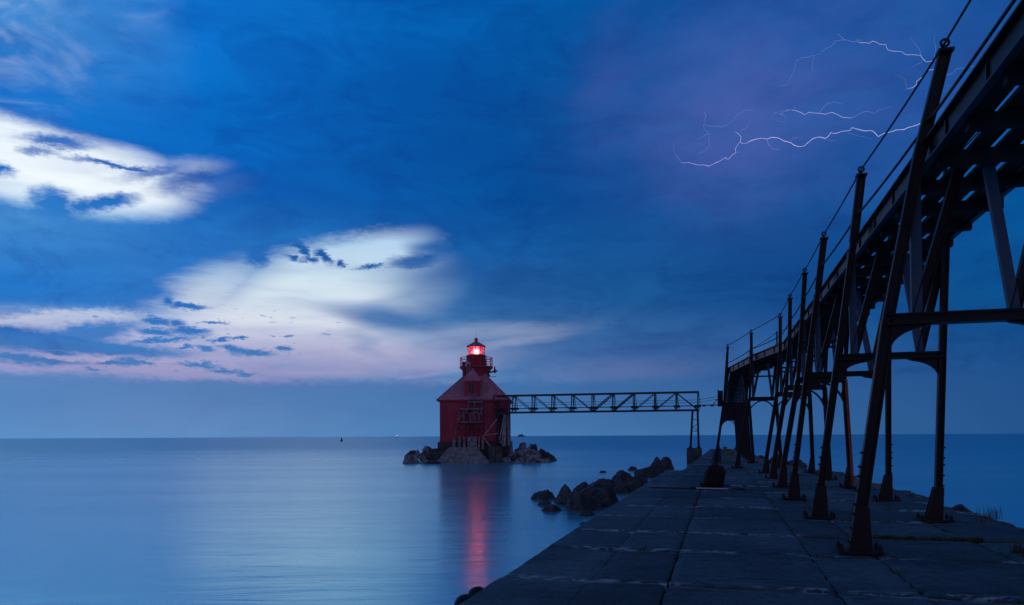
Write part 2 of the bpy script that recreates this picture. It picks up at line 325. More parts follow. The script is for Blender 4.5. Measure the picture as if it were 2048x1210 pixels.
# ------------------------------------------------------------------ mesh builder
class MB:
    def __init__(self): self.v = []; self.f = []; self.sm = []
    def add(self, vs, fs, smooth=False):
        k = len(self.v); self.v += [Vector(p) for p in vs]
        for f in fs: self.f.append(tuple(i + k for i in f)); self.sm.append(smooth)
    def frame(self, p, q, ref):
        d = (q - p).normalized(); x = ref.cross(d)
        if x.length < 1e-4: x = Vector((1, 0, 0)).cross(d)
        x.normalize(); return d, x, d.cross(x)
    def bar(self, p, q, w, h, ref=None, off=(0, 0), w2=None):
        """box from p to q; w across (ref x dir), h along ref"""
        p, q = Vector(p), Vector(q); ref = ref or Z_
        d, x, y = self.frame(p, q, ref)
        o = x * off[0] + y * off[1]; w2 = w if w2 is None else w2
        vs = [p + o + x * (a * w / 2) + y * (b * h / 2) for a, b in ((-1, -1), (1, -1), (1, 1), (-1, 1))] + \
             [q + o + x * (a * w2 / 2) + y * (b * h / 2) for a, b in ((-1, -1), (1, -1), (1, 1), (-1, 1))]
        self.add(vs, [(0, 3, 2, 1), (4, 5, 6, 7), (0, 1, 5, 4), (1, 2, 6, 5), (2, 3, 7, 6), (3, 0, 4, 7)])
    def ibar(self, p, q, w, h, ref, th=0.022):
        """rolled section: web across, a flange on each side"""
        self.bar(p, q, w - 2 * th, th, ref)
        self.bar(p, q, th, h, ref, off=(-(w - th) / 2, 0)); self.bar(p, q, th, h, ref, off=((w - th) / 2, 0))
    def box(self, c, size, rz=0.0):
        c = Vector(c); R = Matrix.Rotation(rz, 3, 'Z'); a, b, e = (k / 2 for k in size)
        vs = [c + R @ Vector((x * a, y * b, z * e)) for z in (-1, 1) for x, y in ((-1, -1), (1, -1), (1, 1), (-1, 1))]
        self.add(vs, [(0, 3, 2, 1), (4, 5, 6, 7), (0, 1, 5, 4), (1, 2, 6, 5), (2, 3, 7, 6), (3, 0, 4, 7)])
    def tube(self, pts, r, seg=8, cap=True, smooth=True):
        pts = [Vector(p) for p in pts]; rs = r if isinstance(r, (list, tuple)) else [r] * len(pts)
        vs = []; fs = []; n = len(pts)
        for i, p in enumerate(pts):
            d = (pts[min(i + 1, n - 1)] - pts[max(i - 1, 0)]).normalized()
            x = d.cross(Z_)
            if x.length < 0.05: x = d.cross(Vector((1, 0, 0)))
            x.normalize(); y = d.cross(x)
            for k in range(seg): vs.append(p + (x * cos(2 * pi * k / seg) + y * sin(2 * pi * k / seg)) * rs[i])
        for i in range(n - 1):
            for k in range(seg):
                a, b = i * seg + k, i * seg + (k + 1) % seg
                fs.append((a, a + seg, b + seg, b))
        self.add(vs, fs, smooth)
        if cap: self.add(vs[:seg], [tuple(range(seg))]); self.add(vs[-seg:], [tuple(reversed(range(seg)))])
    def lathe(self, prof, c, seg=24, smooth=True, ang0=0.0):
        c = Vector(c); vs = []; fs = []
        for r, z in prof:
            for k in range(seg): a = ang0 + 2 * pi * k / seg; vs.append(c + Vector((r * cos(a), r * sin(a), z)))
        for i in range(len(prof) - 1):
            for k in range(seg):
                a, b = i * seg + k, i * seg + (k + 1) % seg; fs.append((a, b, b + seg, a + seg))
        self.add(vs, fs, smooth)
        self.add(vs[-seg:], [tuple(range(seg))]); self.add(vs[:seg], [tuple(reversed(range(seg)))])
    def prism(self, poly, ext):
        """closed polygon (3D points) pushed along vector ext"""
        ext = Vector(ext); n = len(poly); vs = [Vector(p) for p in poly] + [Vector(p) + ext for p in poly]
        self.add(vs, [tuple(range(n)), tuple(reversed(range(n, 2 * n)))] + [(i, i + n, (i + 1) % n + n, (i + 1) % n) for i in range(n)])
    def sphere(self, c, r, seg=12, rings=8, sc=(1, 1, 1)):
        c = Vector(c); vs = []; fs = []
        for i in range(rings + 1):
            th = pi * i / rings
            for k in range(seg): a = 2 * pi * k / seg; vs.append(c + Vector((r * sc[0] * sin(th) * cos(a), r * sc[1] * sin(th) * sin(a), r * sc[2] * cos(th))))
        for i in range(rings):
            for k in range(seg): a, b = i * seg + k, i * seg + (k + 1) % seg; fs.append((a, a + seg, b + seg, b))
        self.add(vs, fs, True)
    def build(self, name, m, parent=None, loc=None, fix=True):
        org = Vector(loc) if loc is not None else (parent['_o'] if parent is not None else Vector())
        org = Vector(org)
        me = bpy.data.meshes.new(name); me.from_pydata([v - org for v in self.v], [], self.f)
        me.polygons.foreach_set('use_smooth', self.sm)
        for q in (m if isinstance(m, list) else [m]): me.materials.append(q)
        if fix:
            import bmesh
            b = bmesh.new(); b.from_mesh(me); bmesh.ops.recalc_face_normals(b, faces=b.faces); b.to_mesh(me); b.free()
        o = bpy.data.objects.new(name, me); COL.objects.link(o); ORG[o.name] = org
        if parent is not None: o.parent = PAR(parent); o['_o'] = tuple(org)
        else: o.location = org; o['_o'] = tuple(org)
        return o
ORG = {}
def PAR(p): return p
def tag(o, label=None, cat=None, group=None, kind=None):
    if label: o['label'] = label
    if cat: o['category'] = cat
    if group: o['group'] = group
    if kind: o['kind'] = kind
    return o
def thing(name, loc, label, cat, group=None):
    o = bpy.data.objects.new(name, None); COL.objects.link(o); o.location = loc; o['_o'] = tuple(loc)
    o.empty_display_size = 0.3
    return tag(o, label, cat, group)
def copy_tree(o, parent=None):
    c = o.copy(); COL.objects.link(c)
    if parent is not None: c.parent = parent
    for ch in list(o.children): copy_tree(ch, c)
    return c

# ------------------------------------------------------------------ water
b = MB()
R = 40000
ys = [-400, 0, 60, 140, 400, 2000, 10000, R]; xs = [-R, -6000, -600, -100, 0, 100, 600, 6000, R]
b.add([(x, y, 0) for y in ys for x in xs], [(i * len(xs) + j, i * len(xs) + j + 1, (i + 1) * len(xs) + j + 1, (i + 1) * len(xs) + j) for i in range(len(ys) - 1) for j in range(len(xs) - 1)])
tag(b.build('lake_water', M['water']), 'calm blue lake water smoothed by a long exposure', None, None, 'structure')

# ------------------------------------------------------------------ pier: concrete slabs with open joints on a dark core
def pier():
    mb = MB(); tones = []
    def left(t): return -2.46 if t < 35 else (-1.66 + (t - 40) * 0.010)
    def right(t):
        base = 5.2 if t < 36 else max(2.7, 5.2 - (t - 36) * 0.32)
        if t < 40: base += 0.5 * mnoise.noise(Vector((t * 0.55, 3.1, 0))) + 0.26 * mnoise.noise(Vector((t * 2.1, 9.1, 0)))
        return base
    tj = [1.0, 3.5, 5.9] + [8.28, 10.66, 12.62, 15.07, 17.43, 19.8, 22.26, 24.68, 27.1, 29.5, 31.9, 34.2, 36.4, 38.3, 40.19]
    tj += [40.19 + 2.4 * i for i in range(1, 22)]
    sj_near = [None, -1.42, -0.565, 1.15, 1.97, 3.63, None]; sj_far = [None, -0.35, 0.9, 1.95, None]
    for a in range(-4, 1): pass
    tj = [-6, -3.6, -1.3] + tj
    for i in range(len(tj) - 1):
        t0, t1 = tj[i], tj[i + 1]; near = t1 <= 40.3
        sj = sj_near if near else sj_far
        for j in range(len(sj) - 1):
            tone = random.uniform(0.2, 0.72)
            if near and j == 1: tone = random.choice((.12, .2, .55, .3))
            if near and j == 0: tone = random.uniform(.42, .55)
            tilt = (random.uniform(-.006, .006), random.uniform(-.006, .006)); dz = random.uniform(-.022, .004)
            if near and j < 2: rs = random.Random(i * 5); tilt = (0, rs.uniform(-.006, .006)); dz = rs.uniform(-.02, .004)
            gap = random.uniform(0.006, 0.014); tg0 = random.uniform(.012, .045); tg1 = random.uniform(.012, .045)
            if abs(t1 - 12.62) < .1: tg1 = .20 if j == 2 else .075
            if abs(t1 - 8.28) < .1: tg1 = .09
            if abs(t1 - 15.07) < .1: tg1 = .08
            if abs(t1 - 10.66) < .1 and j < 2: tg1 = .12
            step = 0.11 if t1 < 20 else (0.2 if t1 < 42 else 0.6)
            ns = max(3, int(1.9 / step)); ntt = max(3, int((t1 - t0) / step))
            seedv = Vector((i * 3.7, j * 9.1, 0))
            vs = []; idx = {}
            for b_ in range(ntt + 1):
                for a_ in range(ns + 1):
                    fu, fv = a_ / ns, b_ / ntt
                    t = t0 + (t1 - t0) * fv
                    s0 = sj[j] if sj[j] is not None else left(t); s1 = sj[j + 1] if sj[j + 1] is not None else right(t)
                    s = s0 + (s1 - s0) * fu
                    # distance to slab border
                    ds = min(s - s0 if sj[j] is not None else 9, s1 - s if sj[j + 1] is not None else 9); dt = min(t - t0, t1 - t)
                    ed = min(ds, dt)
                    nz = mnoise.noise(Vector((s * 2.2, t * 2.2, 1.7)) + seedv); nz2 = mnoise.noise(Vector((s * 7, t * 7, 4.2)))
                    z = dz + tilt[0] * (fu - .5) * 2 + tilt[1] * (fv - .5) * 2 + 0.008 * nz + 0.004 * nz2
                    if ed < 0.12: z -= max(0, (0.12 - ed) / 0.12) ** 2 * (0.010 + 0.05 * max(0, nz2 + .05))
                    if sj[j] is None and fu == 0: z -= 0.03 + .03 * abs(nz2); s += 0.03 * nz2
                    if sj[j + 1] is None and near:
                        dr = s1 - s
                        if dr < 0.9: z -= (0.9 - dr) ** 2 * 0.16 * (1 + 1.2 * nz)
                    jit = 0.010 * nz2
                    if a_ == 0 and sj[j] is not None: s += (gap + jit) * (.3 if sj[j] == -1.42 else 1)
                    if a_ == ns and sj[j + 1] is not None: s -= (gap + jit) * (.3 if sj[j + 1] == -1.42 else 1)
                    nj = mnoise.noise(Vector((s * 3.1, t * .3, 8.8))) + .6 * nz2
                    if b_ == 0: t += tg0 * max(.1, 1 + 1.5 * nj)
                    if b_ == ntt: t -= tg1 * max(.1, 1 + 1.5 * nj)
                    k = len(vs); vs.append(W(s, t, z)); idx[a_, b_] = k
                    red = 0.0
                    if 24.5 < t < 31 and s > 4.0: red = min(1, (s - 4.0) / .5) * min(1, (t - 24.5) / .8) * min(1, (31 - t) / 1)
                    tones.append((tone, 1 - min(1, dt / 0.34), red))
            fs = [(idx[a_, b_], idx[a_ + 1, b_], idx[a_ + 1, b_ + 1], idx[a_, b_ + 1]) for a_ in range(ns) for b_ in range(ntt)]
            ring = [idx[a_, 0] for a_ in range(ns + 1)] + [idx[ns, b_] for b_ in range(1, ntt + 1)] + [idx[a_, ntt] for a_ in range(ns - 1, -1, -1)] + [idx[0, b_] for b_ in range(ntt - 1, 0, -1)]
            k0 = len(vs)
            for r_ in ring: vs.append(vs[r_] - Vector((0, 0, 0.16))); tones.append(tones[len(tones) - (len(vs) - 1) + r_] if False else (tone * .6, 0, 0))
            m_ = len(ring)
            fs += [(ring[q], k0 + q, k0 + (q + 1) % m_, ring[(q + 1) % m_]) for q in range(m_)]
            mb.add(vs, fs, False)
    n_slab = len(mb.f)
    # core with vertical sides down into the lake
    ts = [-6] + [t for t in tj if t > -6]
    Lp = [W(left(t) + 0.03, t, 0) for t in ts]; Rp = [W(right(t) - 0.12, t, 0) for t in ts]
    vs = []
    for p in Lp + Rp: vs += [p - Vector((0, 0, .115)), p - Vector((0, 0, 3.5))]
    n = len(ts); fs = []
    for i in range(n - 1):
        a, b_ = 2 * i, 2 * (n + i)
        fs += [(a, b_, b_ + 2, a + 2), (a, a + 2, a + 3, a + 1), (b_, b_ + 1, b_ + 3, b_ + 2)]
    e = 2 * (n - 1); f0 = 2 * n
    fs += [(e, e + f0, e + f0 + 1, e + 1), (0, 1, f0 + 1, f0)]
    mb.add(vs, fs); tones += [(.3, 0, 0)] * len(vs)
    o = mb.build('pier', [M['pier'], M['joint'], M['conc_dark']])
    me = o.data
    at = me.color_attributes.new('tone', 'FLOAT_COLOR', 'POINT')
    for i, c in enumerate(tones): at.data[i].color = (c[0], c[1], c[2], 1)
    nf = len(fs)
    for p in list(me.polygons)[-nf:]:
        p.material_index = 1 if abs(p.normal.z) > .7 else 2
    tag(o, 'long concrete pier of worn slabs with open joints', None, None, 'structure')
pier()
# low wet ledge and shelf beside the far part of the pier
b = MB()
b.prism([W(-2.5, 36.5, -1.32), W(-1.66, 36.5, -1.32), W(-1.6, 62, -1.4), W(-2.1, 62, -1.4)], (0, 0, -0.8))
tag(b.build('concrete_ledge', M['conc_dark']), 'low wet concrete ledge along the foot of the pier beside the bridge support block', 'ledge')

# ------------------------------------------------------------------ catwalk on steel trestles
cw = thing('elevated_catwalk', W(2.8, 11, 0), 'long raised steel catwalk on splayed legs running down the pier', 'catwalk')
FR = [  # t, left leg (s,z) base / knee / deck / rail top, right leg, kind
    (2.2,  [(1.84, 0), (2.22, 3.1), (2.60, 5.3), (2.86, 6.62)], [(4.10, 0), (4.12, 3.1), (4.10, 5.16)], 1),
    (11.05, [(1.75, 0), (2.17, 3.13), (2.56, 5.3), (2.87, 6.62)], [(4.10, 0), (4.12, 3.1), (4.10, 5.16)], 1),
    (15.4, [(1.76, 0), (2.16, 3.06), (2.44, 5.25), (2.58, 6.47)], [(3.84, 0), (3.93, 3.0), (4.0, 5.16)], 1),
    (19.9, [(1.70, 0), (2.07, 3.08), (2.34, 5.2), (2.48, 6.42)], [(3.90, 0), (3.91, 3.1), (3.95, 5.16)], 1),
    (24.45, [(1.76, 0), (2.29, 3.26), (2.42, 5.2), (2.50, 6.5)], [(3.78, 0), (3.60, 3.26), (3.72, 5.16)], 2),
    (28.9, [(1.78, 0), (2.31, 3.3), (2.43, 5.2), (2.45, 6.52)], [(3.76, 0), (3.60, 3.3), (3.70, 5.16)], 2),
    (33.4, [(1.77, 0), (2.29, 3.3), (2.43, 5.2), (2.44, 6.53)], [(3.70, 0), (3.58, 3.3), (3.70, 5.16)], 2),
    (38.0, [(0.72, 0), (1.36, 3.33), (1.46, 5.1), (1.45, 6.5)], [(2.80, 0), (2.57, 3.31), (2.62, 5.1)], 2)]
for i in range(11):
    FR.append((45.1 + 4.55 * i, [(-0.30, 0), (0.18, 3.35), (0.36, 5.15), (0.42, 6.66)], [(1.82, 0), (1.60, 3.35), (1.66, 5.1)], 2))

def eye(mb, p, r=0.05):
    for k in range(10):
        a0, a1 = 2 * pi * k / 10, 2 * pi * (k + 1) / 10
        mb.tube([p + N_ * (r * cos(a0)) + Z_ * (r * sin(a0)), p + N_ * (r * cos(a1)) + Z_ * (r * sin(a1))], 0.017, 5, False)
    mb.tube([p - Z_ * (r + .07), p - Z_ * (r - .01)], 0.02, 6)

def seg_at(L, z):
    for (s0, z0), (s1, z1) in zip(L, L[1:]):
        if z0 <= z <= z1 or (s1, z1) == L[-1]: return s0 + (s1 - s0) * (z - z0) / (z1 - z0)

for fi, (t, L, Rr, kind) in enumerate(FR):
    near = t < 22; far = t > 44
    wl = (0.155 if t < 12 else 0.13) if kind == 1 else 0.155; wu = (0.145 if t < 12 else 0.12) if kind == 1 else 0.11
    kz = L[1][1]; lk, rk = L[1][0], Rr[1][0]
    steel = M['steel']
    # crossbeam is the trestle mesh itself
    mb = MB()
    bh = (0.13 if t < 12 else 0.10) if kind == 1 else 0.17
    a, c = W(lk - .02, t, kz), W(rk + .02, t, kz)
    mb.bar(a, c, .04, bh - .03, Z_); mb.bar(a + Z_ * (bh / 2), c + Z_ * (bh / 2), .20, .02, Z_); mb.bar(a - Z_ * (bh / 2), c - Z_ * (bh / 2), .20, .02, Z_)
    if kind == 2:
        pass
    tr = mb.build('trestle', steel, cw)
    if kind == 2:
        zt = 4.42; mb = MB(); mb.bar(W(seg_at(L, zt), t + .06, zt), W(seg_at(Rr, zt), t + .06, zt), .06, .07, Z_); mb.build('tie_bar', steel, tr)
        if 23 < t < 35: mb = MB(); mb.bar(W(seg_at(L, zt), t - .08, zt - .18), W(seg_at(Rr, zt), t - .08, zt - .18), .05, .06, Z_); mb.build('tie_bar', steel, tr)
    # legs
    for side, P in ((0, L), (1, Rr)):
        mb = MB(); sg = 1 if side == 0 else -1
        pts = [W(s, t, z) for s, z in P[:3]]
        if kind == 1 and side == 1: wl = wu = .12
        mb.ibar(pts[0] + Z_ * .04, pts[1], wl, .125, D_)
        mb.ibar(pts[1], pts[2], wu, .105, D_)
        # flared foot on the inner side
        lean = (P[1][0] - P[0][0]) / P[1][1]
        for dt in (-.07, .055):
            mb.prism([W(P[0][0] - sg * .08, t + dt, .04), W(P[0][0] + sg * .21, t + dt, .04), W(P[0][0] + sg * .09 + lean * .62, t + dt, .62), W(P[0][0] - sg * .08 + lean * .62, t + dt, .62)], D_ * .015)
        if near and (side == 0 or t > 12):
            for q in range(8):
                z = .14 + .17 * q + .02 * ((q * 7) % 3); so = P[0][0] + lean * z - sg * (wl / 2 + .012)
                for dt in (-.06, .06): mb.sphere(W(so, t + dt, z), .019, 6, 4)
        lm = [M['steel_rust'] if not far else steel]
        lg = mb.build('leg', lm, tr)
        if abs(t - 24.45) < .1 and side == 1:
            mb = MB(); mb.bar(pts[0] + Z_ * .05 + N_ * .036 - D_ * .075, pts[1] + N_ * .036 - D_ * .075, .08, .02, D_); mb.build('lamplight_strip', M['painted_lamplight'], tr)  # thin strip coloured to stand in for orange lamplight on this leg
            lg['label'] = 'leg with orange lamplight painted as a strip down its right side'
        # base plate and anchor bolts
        mb = MB(); c0 = W(P[0][0] + sg * .05, t, .018)
        mb.box(c0, (.56, .40, .04), -TH)
        for bs in (-.24, .24):
            for bt in (-.14, .14): mb.lathe([(.034, .02), (.034, .075), (.018, .08), (.018, .11)], c0 + N_ * bs + D_ * bt, 6, False)
        mb.build('base_plate', M['steel_rust'], tr)
        # knee braces
        mb = MB()
        if kind == 1:
            poly = [(.05, -.05), (.60, -.05)] + [(.60 - .53 * sin(k * pi / 16), -.065 - .30 * (1 - cos(k * pi / 16)) - .02) for k in range(1, 9)]
            poly = [W((lk if side == 0 else rk) + sg * (x + lean * y), t - .015, kz + y) for x, y in poly]
            mb.prism(poly, D_ * .03)
            for q in range(8):
                a_, c_ = poly[1 + q], poly[2 + q]; mb.bar(a_ + D_ * .015, c_ + D_ * .015, .10, .02, (c_ - a_).cross(D_).normalized())
        else:
            w_ = (rk - lk) * .5; pp = []
            for k in range(9):
                f = k / 8 * pi / 2
                x, y = w_ * (1 - cos(f)) ** 1.0, -.09 - .95 * (1 - sin(f)); sx = seg_at(P, kz + y) if k < 5 else None
                base_s = (P[1][0] + (P[0][0] - P[1][0]) * (-y) / kz)
                pp.append(W(base_s + sg * x, t, kz + y))
            for q in range(8): mb.bar(pp[q], pp[q + 1], .055, .12, D_)
            cpt = W(P[1][0], t, kz - .08); mb.bar(cpt, pp[3], .04, .08, D_)
        mb.build('knee_brace', steel, tr)
    # V struts up to the deck
    wt = rk - lk; ld, rd = L[2][0], Rr[2][0]; wd = rd - ld
    if kind == 1:
        f_ = 1.25 if t < 12 else 1.0
        ap1 = (lk + .30 * f_, kz + .06); ap2 = (rk - .34 * f_, kz + .06)
        ends = ((ap1, (ld - .03, 5.08), 1), (ap1, (ld + .33 * wd, 5.12), 0), (ap2, (rd + .02, 5.1), 0), (ap2, (rd - .45 * wd, 5.1), 1))
    else:
        ap1 = (lk + .14 * wt, kz + .06); ap2 = (rk - .14 * wt, kz + .06)
        ends = ((ap1, (ld + .05, 5.12), 1), (ap1, (ld + .34 * wd, 5.12), 0), (ap2, (rd - .05, 5.1), 0), (ap2, (rd - .36 * wd, 5.1), 1))
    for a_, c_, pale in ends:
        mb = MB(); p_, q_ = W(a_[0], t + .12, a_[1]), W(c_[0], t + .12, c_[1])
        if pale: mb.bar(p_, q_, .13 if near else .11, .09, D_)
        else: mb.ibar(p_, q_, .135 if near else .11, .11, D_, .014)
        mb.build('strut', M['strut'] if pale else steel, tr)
    # rail posts
    mb = MB(); mb.ibar(W(L[2][0], t, L[2][1]), W(L[3][0], t, L[3][1]), .15 if near else .13, .13, D_, .014)
    top = W(L[3][0], t, L[3][1]); mb.bar(top - Z_ * .005, top + Z_ * .03, .19, .17, D_); eye(mb, top + Z_ * .13)
    mb.sphere(W(seg_at(L, 5.75) + .02, t - .09, 5.75), .03, 8, 5)
    mb.build('rail_post', steel, tr)
    mb = MB(); mb.bar(W(rd, t, 5.2), W(rd, t, 6.45), .07, .07, D_); eye(mb, W(rd, t, 6.5), .035)
    mb.build('rail_post', steel, tr)

DL = [(2.0, 2.72), (33.4, 2.63), (38.0, 1.62), (45.1, .50), (91.5, .45)]
def deck_s(t):
    for (a, x), (c, y) in zip(DL, DL[1:]):
        if t <= c: return x + (y - x) * (t - a) / (c - a)
    return DL[-1][1]
WD = 1.34
def run(mb, off, w, h, z):
    for (a, x), (c, y) in zip(DL, DL[1:]):
        e0 = .0 if a == 2.0 else -.004
        mb.bar(W(x + off, a + e0, z), W(y + off, c, z), w, h, Z_)
for off, sg in ((0, 1), (WD, -1)):
    mb = MB(); run(mb, off, .02, .30, 5.32)
    run(mb, off - sg * .045, .09, .022, 5.478); run(mb, off - sg * .045, .09, .022, 5.162)
    # stiffener cleats and splice plates
    t = 3.0
    while t < 91:
        x = deck_s(t) + off - sg * .014; mb.bar(W(x, t, 5.2), W(x, t, 5.44), .03, .05, N_); t += 1.45
    mb.build('side_beam', M['steel'], cw)
mb = MB()
k = 0; x = .06
rr = random.Random(5)
while x < WD - .1:
    w = rr.choice((.19, .21, .24)); run(mb, x + w / 2, w, .05, 5.27 + .004 * (k % 3)); x += w + rr.choice((.05, .09, .10)); k += 1
tag(mb.build('decking', M['plank'], cw), None)
t = 2.6; jo = None
while t < 91.4:
    x = deck_s(t)
    if jo is None or True:
        mb = MB(); mb.bar(W(x + .04, t, 5.155), W(x + WD + rr.uniform(.10, .26), t, 5.155), .13, .17, Z_)
        mb.build('joist', M['plank'], cw)
    t += 1.18
def rope(getp, r, name='rail_cable'):
    mb = MB(); pts = []
    for f0, f1 in zip(FR, FR[1:]):
        p, q = getp(f0), getp(f1); n = 6 if f0[0] < 44 else 2
        for i in range(n): u = i / n; pts.append(p.lerp(q, u) - Z_ * (.035 * 4 * u * (1 - u)) * ((f1[0] - f0[0]) / 5))
    pts.append(getp(FR[-1]))
    mb.tube(pts, r, 6); mb.build(name, M['cable'], cw)
rope(lambda f: W(f[1][3][0], f[0], f[1][3][1] + .13), .017)
rope(lambda f: W(seg_at(f[1], 5.75) + .02, f[0], 5.75), .021)
rope(lambda f: W(f[2][2][0], f[0], 6.5), .014)
rope(lambda f: W(f[2][2][0], f[0], 5.95), .014)

# gate box and link deck between the footbridge and the catwalk
TB = 85.2
gt = thing('access_gate', W(0, TB, 4.9), 'tall narrow steel gate box where the footbridge meets the catwalk', 'gate')
mb = MB(); mb.box(W(0.02, TB + .3, 5.6), (.5, .06, 1.75), -TH); mb.box(W(-.2, TB - .2, 5.6), (.06, 1.0, 1.7), -TH)
mb.build('panel', M['steel'], gt)
mb = MB(); mb.bar(W(-.24, TB - .72, 4.7), W(-.24, TB - .72, 6.5), .1, .1, D_); mb.bar(W(-.24, TB + .33, 4.7), W(-.24, TB + .33, 6.5), .1, .1, D_); mb.bar(W(-.9, TB, 4.8), W(-.25, TB, 5.55), .08, .08, D_)
mb.build('gate_frame', M['steel'], gt)

# ------------------------------------------------------------------ footbridge truss to the lighthouse
def s_at(px, t):
    k = (px - 1024) / 1500; return t * (k * cos(TH) - sin(TH)) / (cos(TH) + k * sin(TH))
fb = thing('footbridge', W(-13, TB, 4.4), 'long dark steel truss footbridge over the water between lighthouse and catwalk', 'footbridge')
SP = [s_at(1025.7 + 0, TB) + i * (s_at(1395.7, TB) - s_at(1025.7, TB)) / 9 for i in range(10)]
SL = SP[0] - (SP[1] - SP[0])
ZB, ZT, ZD = 4.37, 6.38, 4.86
for side, tt in ((0, TB), (1, TB + 1.35)):
    mb = MB()
    mb.bar(W(SL, tt, ZT), W(SP[-1] + .12, tt, ZT), .12, .16, Z_); mb.bar(W(SL, tt, ZB), W(SP[-1] + .1, tt, ZB), .12, .18, Z_)
    tr = mb.build('truss', M['bridge'], fb)
    for i, s in enumerate([SL] + SP):
        mb = MB(); mb.bar(W(s, tt, ZB + .09), W(s, tt, ZT - .08), .10, .10, D_); mb.bar(W(s + .24, tt - .0, ZD), W(s + .09, tt, ZT - .1), .05, .05, D_)
        mb.build('truss_post', M['bridge'], tr)
    dirs = [1, 0, 0, 0, 0, 1, 1, 1, 1, 0]
    allp = [SL] + SP
    for i in range(10):
        a, c = allp[i], allp[i + 1]; zz = (ZB + .08, ZT - .08) if dirs[i] else (ZT - .08, ZB + .08)
        mb = MB(); mb.bar(W(a + .06, tt, zz[0]), W(c - .06, tt, zz[1]), .13 if i in (5, 6, 10, 9) else .075, .07, D_); mb.build('diagonal', M['bridge'], tr)
mb = MB(); mb.bar(W(SL - .2, TB + .67, ZD), W(SP[-1] + .3, TB + .67, ZD), 1.15, .06, Z_); mb.bar(W(SP[-1] + .3, TB + .5, ZD + .05), W(-.1, TB + .5, ZD + .05), .9, .08, Z_)
for s in (-1.75, -.9): mb.box(W(s, TB + .5, ZD - .03), (.28, .9, .14), -TH)
mb.build('walkway_deck', M['bridge'], fb)
for i, s in enumerate(SP[:-1] + [SP[-1] - .1]):
    mb = MB(); mb.box(W(s + .1, TB + .4, ZD - .05), (.62, 1.7, .24), -TH); mb.bar(W(s + .1, TB - .1, ZD - .15), W(s + .38, TB - .1, ZB + .1), .05, .05, D_); mb.bar(W(s + .1, TB - .1, ZD - .15), W(s - .2, TB - .1, ZB + .1), .05, .05, D_)
    mb.build('deck_hanger', M['bridge'], fb)
for i in range(1, 10):
    mb = MB(); mb.bar(W(SP[i], TB + .06, ZT), W(SP[i], TB + 1.29, ZT), .1, .1, Z_); mb.build('cross_tie', M['bridge'], fb)
for z in (ZD + .35, ZD + .62):
    mb = MB(); pts = [W(SL + (SP[-1] - SL) * i / 20, TB + .1, z) for i in range(21)] + [W(-.2, TB + .1, z + .35)]; mb.tube(pts, .022, 5); mb.build('handrail', M['bridge'], fb)
# support column
mb = MB()
cs = SP[-1] - .18
sp_ = mb
mb.bar(W(cs - .05, TB - .1, ZB - .02), W(cs - .05, TB + 1.45, ZB - .02), .75, .16, Z_)
col_ = mb.build('support_column', M['bridge'], fb)
for a, c in ((-.38, -.62), (.16, .26)):
    mb = MB(); mb.ibar(W(cs + a, TB + .3, ZB), W(cs + c, TB + .3, .16), .22, .22, D_); mb.bar(W(cs + c, TB + .3, .16), W(cs + c, TB + .3, .42), .45, .4, D_, w2=.24); mb.build('leg', M['bridge'], col_)
mb = MB()
mb.bar(W(cs - .45, TB + .3, 2.5), W(cs + .2, TB + .3, 2.1), .06, .06, D_); mb.bar(W(cs + .2, TB + .3, 2.9), W(cs - .46, TB + .3, 2.4), .06, .06, D_); mb.bar(W(cs - .45, TB + .3, 2.05), W(cs + .2, TB + .3, 2.05), .08, .08, D_); mb.bar(W(cs - .42, TB + .3, 3.3), W(cs + .2, TB + .3, 3.3), .06, .06, D_)
mb.build('lacing', M['bridge'], col_)
# left support tower beside the lighthouse: pale weathered struts
mb = MB(); s0 = SL + .45
mb.bar(W(s0 - .3, TB + .4, ZB - .16), W(s0 + 1.2, TB + .4, ZB - .16), .9, .2, Z_)
lt = mb.build('support_tower', M['bridge'], fb)
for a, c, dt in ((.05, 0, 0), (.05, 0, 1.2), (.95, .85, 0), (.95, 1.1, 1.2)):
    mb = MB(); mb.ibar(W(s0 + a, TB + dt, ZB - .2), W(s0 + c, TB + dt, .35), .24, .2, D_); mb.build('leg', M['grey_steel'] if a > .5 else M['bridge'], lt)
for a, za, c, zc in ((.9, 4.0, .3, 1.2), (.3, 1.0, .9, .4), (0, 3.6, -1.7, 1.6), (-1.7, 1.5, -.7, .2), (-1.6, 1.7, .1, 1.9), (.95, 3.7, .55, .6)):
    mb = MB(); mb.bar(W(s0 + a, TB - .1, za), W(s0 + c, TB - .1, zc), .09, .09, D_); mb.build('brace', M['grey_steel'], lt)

blk = MB(); c = W(s_at(1388.5, TB) + 0, TB + .3, -.7)
blk.box(W(s_at(1388.5, TB + .3), TB + .3, -1.0), (1.58, 1.7, 2.34), -TH)
tag(blk.build('concrete_block', M['conc_dark']), 'dark square concrete block in the water under the right end of the footbridge', 'block')

# ------------------------------------------------------------------ lighthouse
HC = Vector((-4.46, 94.6, 0)); HR = radians(-2.2)
HM = Matrix.Translation(HC) @ Matrix.Rotation(HR, 4, 'Z')
def H(x, y, z): return HM @ Vector((x, y, z))      # house coordinates, front is -y
class HB(MB):
    """mesh builder in house coordinates"""
    def build(self, *a, **k):
        self.v = [HM @ v for v in self.v]; return super().build(*a, **k)
lh = thing('lighthouse', HC + Vector((0, 0, 2.4)), 'dark red square lighthouse with round tower and glowing red lantern on a rock island', 'lighthouse')
hw = 4.1
b = HB()
b.prism([(-hw, -hw, 2.35), (hw, -hw, 2.35), (hw, hw, 2.35), (-hw, hw, 2.35)], (0, 0, 5.1))
for x in [-hw + .02 + i * .82 for i in range(11)]: b.box((x, -hw - .012, 4.9), (.035, .03, 5.0)); b.box((hw + .012, x, 4.9), (.03, .035, 5.0))
